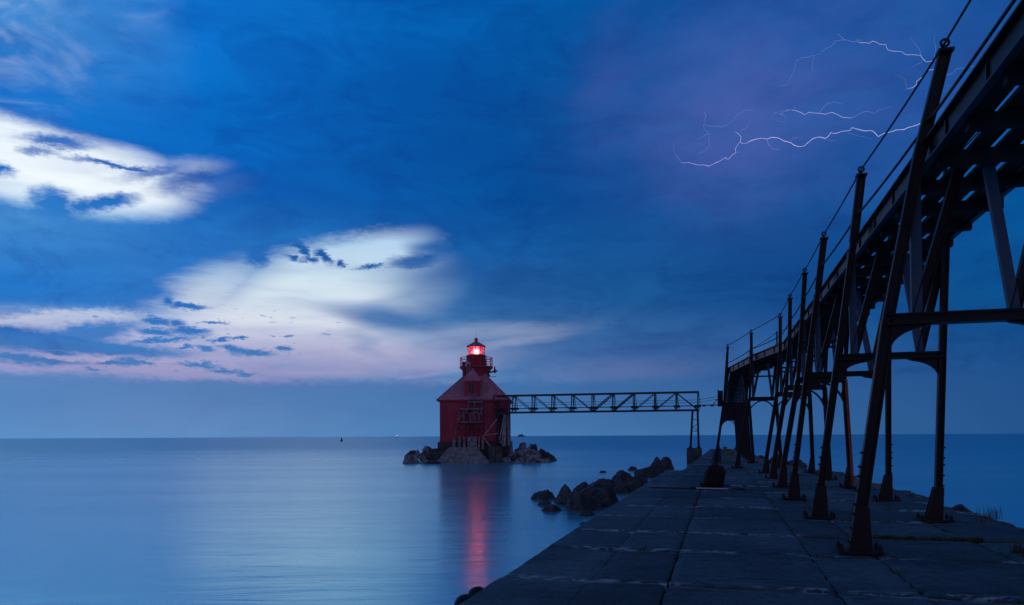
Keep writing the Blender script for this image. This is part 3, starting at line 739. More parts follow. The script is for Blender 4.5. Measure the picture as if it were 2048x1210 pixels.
for z in (3.95, 5.6): b.box((0, -hw - .014, z), (8.2, .034, .05)); b.box((hw + .014, 0, z), (.034, 8.2, .05))
b.box((0, -hw - .03, 2.62), (8.3, .07, .1))
b.build('wall', M['red_wall'], lh)
b = HB(); b.box((0, 0, 7.47), (8.95, 8.95, .10)); b.box((0, 0, 7.36), (8.66, 8.66, .13)); b.build('eaves', M['red_dark'], lh)
b = HB()
e = 4.42; zt = 7.52
rv = [(-e, -e, zt), (e, -e, zt), (e, e, zt), (-e, e, zt)]; tv = [(-.7, -.7, 11.35), (.7, -.7, 11.35), (.7, .7, 11.35), (-.7, .7, 11.35)]
b.add(rv + tv, [(0, 1, 5, 4), (1, 2, 6, 5), (2, 3, 7, 6), (3, 0, 4, 7), (4, 5, 6, 7), (3, 2, 1, 0)])
for p, q in zip(rv, tv): b.tube([p, q], .06, 6)
for f in (-3.2, -2.4, -1.6, 1.6, 2.4, 3.2):        # standing seams on the front and right slopes
    k = 1 - abs(f) / e; h_ = min(1, k); b.bar((f, -e + .02, zt + .03), (f, -e + (e - .7) * h_, zt + .03 + (11.35 - zt) * h_), .03, .04, Z_)
rf = b.build('roof', M['red_roof'], lh)
# dormer in the front slope
dx = -.16; dwid = .93
b = HB(); b.prism([(dx - dwid, -4.02, 7.5), (dx + dwid, -4.02, 7.5), (dx + dwid, -1.4, 7.5), (dx - dwid, -1.4, 7.5)], (0, 0, 2.40))
for x in (-dwid + .05, dwid - .05): b.box((dx + x, -4.04, 8.7), (.14, .06, 2.4))
do = b.build('dormer', M['red_wall'], lh)
b = HB(); w2 = dwid + .16
dv = [(dx - w2, -4.2, 9.9), (dx + w2, -4.2, 9.9), (dx + w2, -1.2, 9.9), (dx - w2, -1.2, 9.9), (dx, -3.1, 11.35), (dx, -1.2, 11.35)]
b.add(dv, [(0, 1, 4), (1, 2, 5, 4), (3, 0, 4, 5), (2, 3, 5), (3, 2, 1, 0)]); b.tube([dv[0], dv[4]], .05, 6); b.tube([dv[1], dv[4]], .05, 6); b.box((dx, -4.12, 9.85), (2 * w2, .14, .1))
b.build('roof', M['red_roof'], do)
b = HB()
for x in (-.4, .4): b.box((dx - .12 + x, -4.06, 8.95), (.09, .07, 1.25))
for z in (8.3, 8.95, 9.6): b.box((dx - .12, -4.06, z), (.72, .07, .08))
b.box((dx - .12, -4.07, 8.95), (.05, .05, 1.2)); b.build('window_frame', M['red_dark'], do)
b = HB(); b.box((dx - .12, -4.035, 8.95), (.74, .02, 1.25)); b.build('window_pane', M['window'], do)
# blocked arched windows low on the wall
for x in (-2.75, 2.85):
    b = HB(); pts = [(x - .42, 2.9), (x - .42, 4.4)] + [(x - .42 * cos(k * pi / 8), 4.4 + .42 * sin(k * pi / 8)) for k in range(1, 8)] + [(x + .42, 4.4), (x + .42, 2.9)]
    for p, q in zip(pts, pts[1:]): b.bar((p[0], -hw - .02, p[1]), (q[0], -hw - .02, q[1]), .09, .06, Vector((0, 1, 0)))
    f = b.build('window', M['red_dark'], lh)
    b = HB(); b.prism([(px_, -hw - .008, pz) for px_, pz in pts], (0, .004, 0)); b.build('shutter', M['red_wall'], f)
# round tower, gallery and lantern
TC = (0, 0, 0)
b = HB(); b.lathe([(1.66, 9.2), (1.64, 11.35), (1.78, 11.45), (1.78, 11.55)], TC, 32)
for z in (10.1, 10.8): b.lathe([(1.655, z), (1.675, z + .02), (1.675, z + .06), (1.655, z + .08)], TC, 32)
b.build('tower', M['red_wall'], lh)
b = HB(); b.lathe([(1.7, 11.50), (1.95, 11.62), (2.10, 11.66), (2.10, 11.86), (1.3, 11.87)], TC, 32)
for k in range(12): a = k * pi / 6 + .26; b.bar((1.68 * cos(a), 1.68 * sin(a), 11.25), (2.0 * cos(a), 2.0 * sin(a), 11.62), .08, .08, Z_)
ga = b.build('gallery', M['red_dark'], lh)
b = HB()
for z in (12.05, 12.3, 12.62, 12.95): 
    pts = [(2.02 * cos(k * pi / 16), 2.02 * sin(k * pi / 16), z) for k in range(33)]; b.tube(pts, .028 if z < 12.9 else .04, 5, False)
for k in range(14): a = 2 * pi * k / 14 + .1; b.tube([(2.02 * cos(a), 2.02 * sin(a), 11.85), (2.02 * cos(a), 2.02 * sin(a), 12.97)], .04, 6)
for k in range(28):
    a = 2 * pi * k / 28 + .1; a2 = a + 2 * pi / 56; b.tube([(2.02 * cos(a), 2.02 * sin(a), 12.64), (2.02 * cos(a2), 2.02 * sin(a2), 12.93)], .018, 4, False)
b.build('railing', M['red_dark'], ga)
b = HB(); b.lathe([(1.20, 11.87), (1.20, 13.12), (1.27, 13.16), (1.27, 13.26), (1.05, 13.27)], TC, 30)
dr = b.build('watch_room', M['red_wall'], lh)
la = HB()
for k in range(10):
    a = 2 * pi * k / 10 + pi / 10; la.tube([(1.07 * cos(a), 1.07 * sin(a), 13.27), (1.07 * cos(a), 1.07 * sin(a), 14.36)], .045, 6)
la.lathe([(1.03, 13.27), (1.12, 13.27), (1.12, 13.34), (1.03, 13.34)], TC, 20); la.lathe([(1.03, 14.28), (1.13, 14.28), (1.13, 14.38), (1.03, 14.38)], TC, 20)
lan = la.build('lantern', M['red_dark'], lh)
for k in range(10):
    a0, a1 = 2 * pi * k / 10 + pi / 10, 2 * pi * (k + 1) / 10 + pi / 10
    b = HB(); b.add([(1.06 * cos(a0), 1.06 * sin(a0), 13.34), (1.06 * cos(a1), 1.06 * sin(a1), 13.34), (1.06 * cos(a1), 1.06 * sin(a1), 14.28), (1.06 * cos(a0), 1.06 * sin(a0), 14.28)], [(0, 1, 2, 3)])
    b.build('glass_pane', M['glass'], lan)
b = HB(); b.lathe([(1.22, 14.34), (1.24, 14.40), (.16, 15.0), (.12, 15.12)], TC, 10, False, pi / 10)
for k in range(10): a = 2 * pi * k / 10 + pi / 10; b.tube([(1.22 * cos(a), 1.22 * sin(a), 14.42), (.15 * cos(a), .15 * sin(a), 15.02)], .03, 5)
b.build('lantern_roof', M['red_roof'], lh)
b = HB(); b.sphere((0, 0, 15.27), .24, 16, 10); b.lathe([(.17, 15.02), (.12, 15.1)], TC, 12); b.tube([(0, 0, 15.4), (0, 0, 16.15)], [.03, .012], 6); b.build('vent_ball', M['red_dark'], lh)
b = HB(); b.lathe([(.30, 13.3), (.34, 13.5), (.38, 13.62)], TC, 20); b.lathe([(.40, 13.78), (.42, 13.9), (.36, 14.1), (.22, 14.25)], TC, 20); b.build('lens', M['lens'], lan)
b = HB(); b.lathe([(.62, 13.62), (.66, 13.66), (.66, 13.70), (.62, 13.74)], TC, 24); b.build('prism_ring', M['ring'], lan)
b = HB(); b.sphere((0.03, -.45, 13.69), .20, 14, 10, (1.25, .8, 1)); b.build('lamp', M['lamp'], lan)
# fog horn arm and antenna arm on the right of the tower, vents on the left
b = HB(); b.bar((1.6, -.3, 11.1), (2.65, -.3, 11.28), .16, .18, Z_, w2=.09); b.tube([(2.35, -.3, 11.0), (2.35, -.3, 11.3), (2.35, -.3, 11.85)], [.09, .13, .06], 8); b.tube([(2.2, -.3, 11.32), (2.75, -.3, 11.32)], .05, 6); b.build('fog_horn', M['dark'], lh)
b = HB(); b.tube([(1.55, -.4, 10.55), (2.55, -.4, 10.55)], .035, 6); b.box((1.66, -.4, 10.72), (.18, .12, .22)); b.build('antenna_arm', M['dark'], lh)
b = HB(); b.lathe([(.2, 9.6), (.2, 12.15), (.27, 12.18), (.27, 12.3), (.1, 12.36)], (-1.42, -1.35, 0), 12); b.build('vent_pipe', M['red_dark'], lh)
b = HB(); b.tube([(-.95, -2.2, 10.3), (-.95, -2.2, 12.05)], .05, 6); b.tube([(-.62, -2.2, 10.6), (-.62, -2.2, 12.0)], .05, 6); b.lathe([(.34, 12.0), (.30, 12.12), (.12, 12.2)], (-.78, -2.2, 0), 10); b.build('vent_pipe', M['grey_steel'], lh)
b = HB(); b.box((hw + .09, -hw + .3, 4.9), (.16, .34, 5.0)); b.build('corner_strip', M['red_roof'], lh)

# concrete base of the lighthouse and its apron
b = HB(); b.box((0, 0, 1.55), (8.7, 8.7, 1.72)); b.box((-.42, .2, .55), (9.4, 10.2, 1.6))
b.box((-4.85, -2.4, 1.28), (.9, 4.4, .62))
tag(b.build('foundation', M['conc_dark']), 'dark wet concrete foundation under the red lighthouse', 'foundation')
def rough(b, amp, f, seed=0):
    b.v = [v + Vector((mnoise.noise(v * f + Vector((seed, 0, 0))), mnoise.noise(v * f + Vector((seed, 7, 0))), mnoise.noise(v * f + Vector((seed, 0, 9))))) * amp for v in b.v]
# sloping concrete apron: flat top, long battered sides
b = MB()
def apron():
    nx, ny = 40, 14; vs = []; fs = []
    for j in range(ny + 1):
        for i in range(nx + 1):
            x = -8.95 + 6.4 * i / nx; y = 86.7 + 4.2 * j / ny
            u = (x + 8.95) / 6.4
            top = 1.85
            z = min(top, .05 + u * 7.6 + .0, .05 + (1 - u) * 7.2, .0 + (y - 86.7) * 1.5)
            z -= max(0, .35 - abs(z - 1.2)) * 0
            n_ = mnoise.noise(Vector((x * 1.3, y * 1.3, 2))) * .10 + mnoise.noise(Vector((x * 4, y * 4, 5))) * .04
            vs.append((x, y, z + n_ * (1 if z < 1.8 else .3) - .05))
    for j in range(ny):
        for i in range(nx): k = j * (nx + 1) + i; fs.append((k, k + 1, k + nx + 2, k + nx + 1))
    b.add(vs, fs, False)
apron()
tag(b.build('concrete_apron', M['conc_pale']), 'sloping pale concrete apron with a flat top in front of the red lighthouse', 'apron')
# two dark concrete footings at the right of the apron
for i, (x0, x1, lab) in enumerate(((977, 990.5, 'left one of two dark square concrete footings under the left end of the footbridge'), (991.5, 1004, 'right one of two dark square concrete footings under the left end of the footbridge'))):
    b = MB(); Y = 87.6; xa, xb = (x0 - 1024) / 1500 * Y, (x1 - 1024) / 1500 * Y
    b.box(((xa + xb) / 2, Y + .5, .6), (xb - xa, 1.2, 2.6)); tag(b.build('concrete_footing', M['conc_dark']), lab, 'footing', 'footings under the left end of the footbridge')
# row of concrete stubs on the apron
stubs = [(904, 911, 873, 895, 'leftmost pale leaning concrete stub in the row before the lighthouse wall'), (915, 922, 873, 896, 'second pale concrete stub from the left in the row before the lighthouse wall'),
         (925, 931, 873, 894, 'third pale concrete stub from the left, just left of the wide block'), (934, 954, 873, 893, 'wide pale concrete block in the middle of the stub row before the lighthouse'),
         (955.5, 960, 873, 893, 'thin concrete stub right beside the wide block'), (963, 968, 872, 893, 'rightmost thin pale concrete stub in the row before the lighthouse wall')]
for x0, x1, y0, y1, lab in stubs:
    Y = 89.3; p0, p1 = at_y(x0, y1, Y), at_y(x1, y0, Y)
    b = MB(); w = p1.x - p0.x; zb, zt_ = p0.z - .35, p1.z
    b.prism([(p0.x, Y, zb), (p1.x, Y, zb), (p1.x - .04, Y, zt_), (p0.x + min(.12, w * .3), Y, zt_)], (0, .5, 0))
    b.box(((p0.x + p1.x) / 2, Y - .02, zt_ - .05), (w * .8, .06, .08))
    tag(b.build('concrete_stub', M['conc_pale']), lab, 'concrete post', 'concrete stubs before the lighthouse')

# ruined timber and steel landing stage against the front wall
ls = thing('landing_stage', H(-.6, -5, 1.7), 'weathered grey landing stage of thin posts and platforms against the red lighthouse front', 'landing stage')
YL = 90.0
def PX(px, py, Y=YL): return at_y(px, py, Y)
b = MB()
for (x0, x1, y, th) in ((915, 965, 818, 3.2), (916, 966, 844.5, 2.2), (938, 966, 804, 2.5)):
    p, q = PX(x0, y), PX(x1, y); b.bar(p + Vector((0, .5, 0)), q + Vector((0, .5, 0)), 1.2, th * .06, Z_)
b.build('platform', M['old_timber'], ls)
rr = random.Random(3)
for (x0, y0, x1, y1, w) in ((918, 822, 917, 844, .09), (927, 820, 928, 842, .12), (934, 822, 932, 843, .08), (938, 785, 936, 816, .10), (949, 786, 949, 814, .14), (963, 786, 962, 830, .10), (941, 826, 941, 843, .10), (946, 824, 945.5, 844, .09), (950, 824, 950, 845, .09), (957, 826, 958.5, 842, .12), (914, 846, 910, 873, .09), (931, 846, 930, 874, .08), (939, 846, 940, 876, .08), (947, 844, 947, 874, .08), (958, 845, 956, 873, .08), (966, 818, 968, 872, .08)):
    b = MB(); b.bar(PX(x0, y0), PX(x1, y1), w, w, Vector((0, 1, 0))); b.build('post', M['old_timber'] if w > .085 else M['steel'], ls)
for (x0, y0, x1, y1) in ((938, 790, 963, 790), (938, 796, 963, 797), (916, 826, 938, 826), (938, 817, 918, 836), (943, 820, 966, 830), (940, 828, 962, 818), (914, 858, 968, 858), (914, 850, 930, 872), (947, 848, 931, 872), (948, 850, 967, 870)):
    b = MB(); b.bar(PX(x0, y0, YL - .05), PX(x1, y1, YL - .05), .06, .06, Vector((0, 1, 0))); b.build('rail', M['old_timber'] if y0 < 840 else M['steel'], ls)

# ------------------------------------------------------------------ boulders
def rock(x0, x1, ytop, ybase, Y, label, m='rock', seed=0, peak=.5, group=None, cat='rock', sub=4, depth=.8, z0=None):
    """boulder filling a box seen in the photo, cut by random planes, standing in the water or on the island"""
    r = random.Random(seed + 101)
    p0, p1 = at_y(x0, ybase, Y), at_y(x1, ytop, Y)
    c = Vector(((p0.x + p1.x) / 2, Y, p0.z)); w = (p1.x - p0.x) / 2 * 1.04; h = p1.z - p0.z
    planes = [(Vector((r.uniform(-.45, .45), r.uniform(-.6, .1), 1)).normalized(), r.uniform(.62, .85))]
    for _ in range(11):
        n = Vector((r.uniform(-1, 1), r.uniform(-1, .7), r.uniform(-.1, .8))).normalized(); planes.append((n, r.uniform(.52, .92)))
    pk = Vector(((peak - .5) * 1.6, 0, 0))
    import bmesh
    bm = bmesh.new(); bmesh.ops.create_icosphere(bm, subdivisions=sub, radius=1)
    off = Vector((r.uniform(0, 50), r.uniform(0, 50), 0))
    pts = []
    for v in bm.verts:
        d = v.co.normalized(); k = 1.05
        for n, q in planes:
            t_ = d.dot(n)
            if t_ > .15: k = min(k, q / t_)
        k *= 1 + .08 * mnoise.noise(d * 1.7 + off) + .07 * mnoise.noise(d * 5 + off) + .05 * mnoise.noise(d * 12 + off)
        pts.append(d * k)
    # fit to the box
    up_ = [p for p in pts if p.z > -.02]; mnx, mxx = min(p.x for p in up_), max(p.x for p in up_); mz = max(p.z for p in pts)
    b = MB(); vs = []
    for p in pts:
        f = max(0, p.z / mz)
        x = (p.x - (mnx + mxx) / 2) / ((mxx - mnx) / 2)
        x = x * (1 - .10 * f) + pk.x * f * .35 * (1 - abs(x) * .5)
        vs.append((c.x + x * w, c.y + p.y * w * depth, c.z + (p.z / mz * h if p.z > 0 else p.z * min(.9, h))))
    b.add(vs, [tuple(v.index for v in f.verts) for f in bm.faces], False); bm.free()
    o = b.build('boulder', M[m], loc=(c.x, c.y, c.z))
    return tag(o, label, cat, group)
def wy(py, px=1000):         # distance of the waterline seen at a row
    return at_z(px, py, 0).y
def wrock(x0, x1, yt, yb, label, **k):
    return rock(x0, x1, yt, yb, wy(yb, (x0 + x1) / 2) + k.pop('dy', .4), label, **k)
g = 'dark boulders along the left side of the pier'
wrock(1061, 1112, 979, 999, 'flat dark boulder at the left tip of the rocks beside the pier', seed=1, peak=.8, group=g)
wrock(1074, 1106, 1000, 1012, 'low dark rock just in front of the leftmost flat boulder', seed=2, group=g)
wrock(1083, 1124, 1007, 1024, 'small dark rock nearest the camera at the left of the rock pile', seed=3, peak=.5, group=g)
wrock(1107, 1152, 968, 1006, 'tall dark slanting boulder second from the left end of the rock pile', seed=4, peak=.75, group=g)
wrock(1132, 1204, 982, 1021, 'largest dark boulder with a pointed top at the front of the rock pile', seed=5, peak=.55, group=g, sub=5)
wrock(1146, 1186, 963, 986, 'rounded dark boulder behind the largest pointed boulder', seed=6, peak=.6, group=g)
wrock(1172, 1237, 970, 1010, 'broad grey faced boulder touching the right side of the largest boulder', seed=7, peak=.35, group=g, sub=5)
wrock(1180, 1234, 956, 976, 'long low dark boulder in the middle of the rock line', seed=8, peak=.4, group=g)
wrock(1222, 1276, 940, 977, 'tall pointed dark boulder in the middle of the rock line', seed=9, peak=.3, group=g, sub=5)
wrock(1256, 1301, 948, 982, 'rounded dark boulder against the pier right of the tall pointed one', seed=10, peak=.5, group=g)
wrock(1220, 1275, 968, 986, 'low dark rock under the tall pointed boulder', seed=11, group=g)
wrock(1266, 1326, 932, 955, 'wide flat topped dark boulder near the far end of the rock line', seed=12, peak=.5, group=g)
wrock(1298, 1325, 913, 939, 'peaked dark boulder at the far end of the rock line', seed=13, peak=.55, group=g)
wrock(1316, 1349, 913, 939, 'leaning dark boulder farthest along the rock line beside the pier', seed=14, peak=.9, group=g)
wrock(1255, 1275, 932, 941, 'small lone dark rock in the water left of the flat topped boulder', seed=15, group=g)
wrock(1198, 1213, 941, 945.5, 'tiny dark rock barely above the water, farthest out from the pier', seed=16, group=g)
wrock(1158, 1192, 1019, 1033, 'low sunken dark rock by the pier edge below the largest boulder', seed=17, group=g)
wrock(1156, 1182, 1044, 1052, 'dark rock tip touching the pier edge, lowest of the left side rocks', seed=18, group=g)
for x0, x1, yt, yb, lab, sd in ((1110, 1140, 990, 1010, 'low dark rock wedged between the flat boulder and the largest boulder', 71), (1190, 1222, 1000, 1016, 'wet dark rock at the foot of the broad grey faced boulder', 72), (1150, 1215, 972, 992, 'long dark rock behind the largest and the broad grey faced boulders', 73), (1205, 1240, 965, 982, 'dark rock filling the gap left of the tall pointed boulder', 74), (1240, 1296, 958, 986, 'dark rock at the waterline between the tall pointed boulder and the pier', 75), (1290, 1330, 926, 946, 'dark rock under the two farthest boulders of the rock line', 76)):
    wrock(x0, x1, yt, yb, lab, seed=sd, group=g)
g = 'boulders of the lighthouse island'
wrock(806, 839, 909, 927, 'grey boulder at the far left end of the lighthouse island', m='rock_pale', seed=31, group=g, peak=.55)
wrock(808, 838, 900, 915, 'dark boulder at the left of the island behind the end boulder', m='rock', seed=32, group=g, dy=1.5, peak=.7)
wrock(824, 848, 899, 916, 'sloping grey boulder left of the foundation, second from the left end', m='rock_pale', seed=33, group=g, dy=2)
wrock(839, 868, 892, 912, 'upper dark boulder touching the left side of the lighthouse foundation', m='rock', seed=34, group=g, dy=2.5, peak=.8)
wrock(842, 876, 903, 920, 'grey boulder between the left rocks and the concrete apron', m='rock_pale', seed=35, group=g, dy=1.5)
wrock(846, 880, 919, 928, 'flat wet rock at the waterline left of the concrete apron', m='rock', seed=36, group=g)
wrock(1005, 1030, 889, 917, 'slanting grey boulder against the right end of the footbridge footings', m='rock_pale', seed=37, group=g, dy=3, peak=.7)
wrock(1025, 1054, 884, 916, 'tall grey boulder right of the lighthouse corner', m='rock_pale', seed=38, group=g, dy=2.5, peak=.45, sub=5)
wrock(1049, 1080, 886, 912, 'high peaked grey boulder in the middle of the right side of the island', m='rock_pale', seed=39, group=g, dy=2.5, peak=.45, sub=5)
wrock(1006, 1036, 906, 921, 'low pale slab at the waterline right of the dark footings', m='rock_pale', seed=40, group=g, peak=.6)
wrock(1040, 1084, 897, 925, 'big rounded pale boulder at the front right of the island', m='rock_pale', seed=41, group=g, peak=.45, sub=5)
wrock(1074, 1102, 896, 919, 'dark boulder behind the big rounded pale boulder', m='rock', seed=42, group=g, dy=1.4, peak=.4)
wrock(1080, 1113, 904, 922, 'dark boulder at the right tip of the lighthouse island', m='rock', seed=43, group=g, peak=.3)
wrock(1030, 1046, 913, 921, 'small grey rock in the gap before the big rounded boulder', m='rock_pale', seed=44, group=g)
rq = random.Random(21)
for k, (x, y) in enumerate(((814, 922), (832, 926), (845, 917), (856, 912), (868, 926), (852, 898), (876, 915), (1012, 919), (1022, 911), (1034, 917), (1040, 922), (1062, 905), (1076, 921), (1090, 922), (1018, 897), (1068, 896))):
    w_ = rq.uniform(6, 11); rock(x - w_, x + w_, y - rq.uniform(5, 9), y, 87.2 + max(0, 924 - y) * .12, 'small grey rubble stone wedged between the big boulders of the lighthouse island', m='rock_pale' if k % 3 else 'rock', seed=200 + k, group='small rubble of the lighthouse island', sub=3)
g = 'dark rocks beyond the right side of the pier'
for x0, x1, yt, yb, lab, sd, Y in ((1513, 1542, 910, 929, 'left one of three dark rocks seen between the catwalk legs', 51, 66), (1538, 1580, 905, 930, 'tallest of three dark rocks seen between the catwalk legs', 52, 66), (1560, 1614, 917, 933, 'lowest and rightmost of three dark rocks seen between the catwalk legs', 53, 64)):
    rock(x0, x1, yt, yb, Y, lab, seed=sd, group=g)
    
# ------------------------------------------------------------------ things on the pier
g = 'yellow mooring bollards on the far pier'
def bollard(p, lab):
    r = thing('mooring_bollard', p, lab, 'bollard', g)
    b = MB(); b.lathe([(.23, -.02), (.23, .04), (.16, .07), (.13, .12), (.13, .32)], p, 18); b.build('stem', M['yellow'], r)
    b = MB(); b.lathe([(.14, .31), (.22, .34), (.23, .40), (.17, .46), (.05, .48)], p, 18); b.build('cap', M['yellow'], r)
bollard(W(.68, 53.0, -.01), 'nearest and largest yellow mushroom topped mooring bollard between the far catwalk legs')
bollard(W(.58, 63.8, -.01), 'middle one of three yellow mooring bollards between the far catwalk legs')
bollard(W(.41, 75.4, -.01), 'farthest and smallest yellow mooring bollard on the pier')

# black rucksack
bp = thing('backpack', W(-.21, 23.7, 0), 'bulky black rucksack standing alone on the middle of the pier', 'backpack')
def bag():
    b = MB(); n = 28; prof = [(0, .27, .20, -.02), (.04, .31, .24, -.02), (.15, .315, .25, -.01), (.32, .31, .24, .02), (.46, .295, .22, .05), (.58, .25, .19, .06), (.65, .19, .14, .06), (.685, .10, .08, .05), (.695, .02, .02, .05)]
    vs = []; fs = []
    for z, a, c, sh in prof:
        for k in range(n):
            th_ = 2 * pi * k / n; ct, st = cos(th_), sin(th_); e_ = 2 / 2.8
            x = a * abs(ct) ** e_ * (1 if ct > 0 else -1); y = c * abs(st) ** e_ * (1 if st > 0 else -1)
            nz = mnoise.noise(Vector((x * 6, y * 6, z * 6))) * .045 + mnoise.noise(Vector((x * 18, y * 18, z * 18))) * .008
            vs.append(W(-.21 + x * (1 + nz * 3) + sh, 23.7 + y * (1 + nz * 3), z + nz * .6 + .005))
    for i in range(len(prof) - 1):
        for k in range(n): a_, b_ = i * n + k, i * n + (k + 1) % n; fs.append((a_, b_, b_ + n, a_ + n))
    b.add(vs, fs, True); b.add(vs[-n:], [tuple(range(n))]); b.build('bag_body', M['black_cloth'], bp)
    b = MB(); b.sphere(W(-.21, 23.46, .22), .20, 16, 10, (1, .5, .95)); b.v = [v + Vector((0, 0, mnoise.noise(v * 9) * .015)) for v in b.v]; b.build('front_pocket', M['black_cloth'], bp)
    for sx in (-.13, .17):
        b = MB(); b.tube([W(-.21 + sx, 23.50, .60), W(-.21 + sx * 1.3, 23.43, .42), W(-.21 + sx * 1.35, 23.44, .2), W(-.21 + sx * 1.3, 23.47, .06)], .016, 6); b.build('strap', M['black_cloth'], bp)
    b = MB(); b.tube([W(-.26, 23.7, .67), W(-.22, 23.7, .735), W(-.12, 23.7, .735), W(-.08, 23.7, .67)], .016, 6); b.build('carry_handle', M['black_cloth'], bp)
    b = MB()
    for k in range(9): b.tube([W(-.40 - .02 * k, 23.5 - .01 * k, .02), W(-.50 - .02 * (k % 4), 23.45 - .02 * k, .03 + .05 * (k % 3)), W(-.56 - .015 * (k % 5), 23.42, .10 + .03 * (k % 4))], .010, 4)
    b.build('loose_cord', M['black_cloth'], bp)
bag()
# long pole lying on the slabs and a blue handled one behind it
pl = thing('long_pole', W(-.55, 22.6, .03), 'long dark pole with a bright silver middle section lying across the pier before the rucksack', 'pole')
def ps(u): return W(-2.03 + 2.92 * u, 22.62 - .45 * max(0, u - .6), .045)
for nm, u0, u1, r_, m in (('net_section', 0, .40, .022, 'rubber'), ('joint_collar', .40, .455, .036, 'rubber'), ('tube', .455, .76, .019, 'aluminium'), ('ferrule', .76, .80, .021, 'brass'), ('shaft', .80, .86, .014, 'rubber'), ('grip', .86, .92, .030, 'rubber'), ('tip', .92, 1.0, .009, 'rubber')):
    b = MB(); b.tube([ps(u0), ps(u1)], r_, 10)
    b.build(nm, M[m], pl)
b = MB(); 
for k in range(26): b.sphere(ps(.01 + .38 * k / 25) + Z_ * .022, .009, 6, 4, (2.2, 1, .6))
b.build('mesh_glints', M['aluminium'], pl)
p2 = thing('blue_handled_pole', W(.2, 24.2, .03), 'shorter silver rod with a bright blue handle lying behind the rucksack', 'pole')
b = MB(); b.tube([W(-.05, 24.0, .05), W(.27, 23.9, .05)], .032, 10); b.build('handle', M['blue'], p2)
b = MB(); b.tube([W(.27, 23.9, .05), W(.62, 23.8, .05)], .011, 8); b.build('rod', M['aluminium'], p2)

# tyre fenders on the near left edge
for s_, t_, lab in ((-2.47, 7.50, 'farther of two black round rubber fenders hanging on the near pier edge'), (-2.47, 7.10, 'nearer of two black round rubber fenders hanging on the near pier edge')):
    c = W(s_, t_, -.215); b = MB(); vs = []; fs = []; n1, n2 = 28, 12
    for i in range(n1):
        a = 2 * pi * i / n1
        for k in range(n2):
            q = 2 * pi * k / n2; r_ = .17 + .065 * cos(q); vs.append(c + D_ * (r_ * cos(a) * .8) + Z_ * (r_ * sin(a)) + N_ * (.09 * sin(q)))
    for i in range(n1):
        for k in range(n2): fs.append((i * n2 + k, ((i + 1) % n1) * n2 + k, ((i + 1) % n1) * n2 + (k + 1) % n2, i * n2 + (k + 1) % n2))
    b.add(vs, fs, True); tag(b.build('tyre_fender', M['rubber']), lab, 'fender', 'rubber fenders on the pier edge')
# broken lump at the right edge
rock(1898, 1938, 1008, 1020, 16.3, 'dark broken stone lump on the right edge of the pier beside the second right leg', seed=61)

# grass in the joints
def blades(b, s, t, n, h, spread, rr):
    for _ in range(n):
        x, y = s + rr.gauss(0, spread), t + rr.gauss(0, spread * .5); hh = h * rr.uniform(.5, 1.2); an = rr.uniform(0, 2 * pi); ln = rr.uniform(.1, .5) * hh
        p = W(x, y, -.03); d = Vector((cos(an), sin(an), 0)); w = Vector((-sin(an), cos(an), 0)) * .006
        m_ = p + d * ln * .35 + Z_ * hh * .6; e_ = p + d * ln + Z_ * hh
        b.add([p - w, p + w, m_ + w * .8, m_ - w * .8, e_], [(0, 1, 2, 3), (3, 2, 4)])
b = MB(); rr = random.Random(11)
for k in range(150): blades(b, 2.25 + 1.5 * rr.random(), 12.64 + rr.gauss(0, .025), 7, .085, .03, rr)
for k in range(60): blades(b, 3.5 + 1.2 * rr.random(), 12.75 + rr.gauss(0, .1), 5, .07, .04, rr)
for s_, t_ in ((2.15, 15.1), (2.3, 15.08), (2.45, 15.1), (2.75, 15.1), (3.0, 15.12), (4.1, 15.1), (3.6, 14.9), (3.4, 17.4), (1.15, 19.7), (-.56, 17.6), (1.16, 13.4), (2.6, 20.0), (3.2, 24.6), (4.4, 22.3), (1.98, 9.6), (2.1, 10.66), (4.6, 15.6), (4.7, 11.6), (3.5, 28.9), (3.82, 11.5), (3.0, 10.66), (3.3, 10.7)):
    blades(b, s_, t_, 26, .075, .07, rr)
for k in range(70):
    if k % 2: s_, t_ = rr.choice((-.565, 1.15, 1.97, 3.63)), rr.uniform(7.5, 34)
    else: s_, t_ = rr.uniform(-1.2, 4.8), rr.choice((10.66, 12.62, 15.07, 17.43, 19.8, 22.26, 24.68, 29.5))
    blades(b, s_, t_, rr.randint(4, 14), rr.uniform(.03, .075), .05, rr)
tag(b.build('joint_grass', M['grass'], fix=False), 'coarse grass growing along the pier joints', None, None, 'stuff')
b = MB(); blades(b, 4.97, 16.2, 42, .27, .09, rr)
tag(b.build('grass_tuft', M['grass'], loc=W(5.0, 16.2, 0), fix=False), 'tall wispy grass tuft on the right edge of the pier against the water', 'grass tuft')
b = MB(); blades(b, 3.82, 11.45, 30, .20, .05, rr)
tag(b.build('grass_tuft', M['grass'], loc=W(3.82, 11.45, 0), fix=False), 'small dark grass tuft near the right border of the photo on the pier slabs', 'grass tuft')

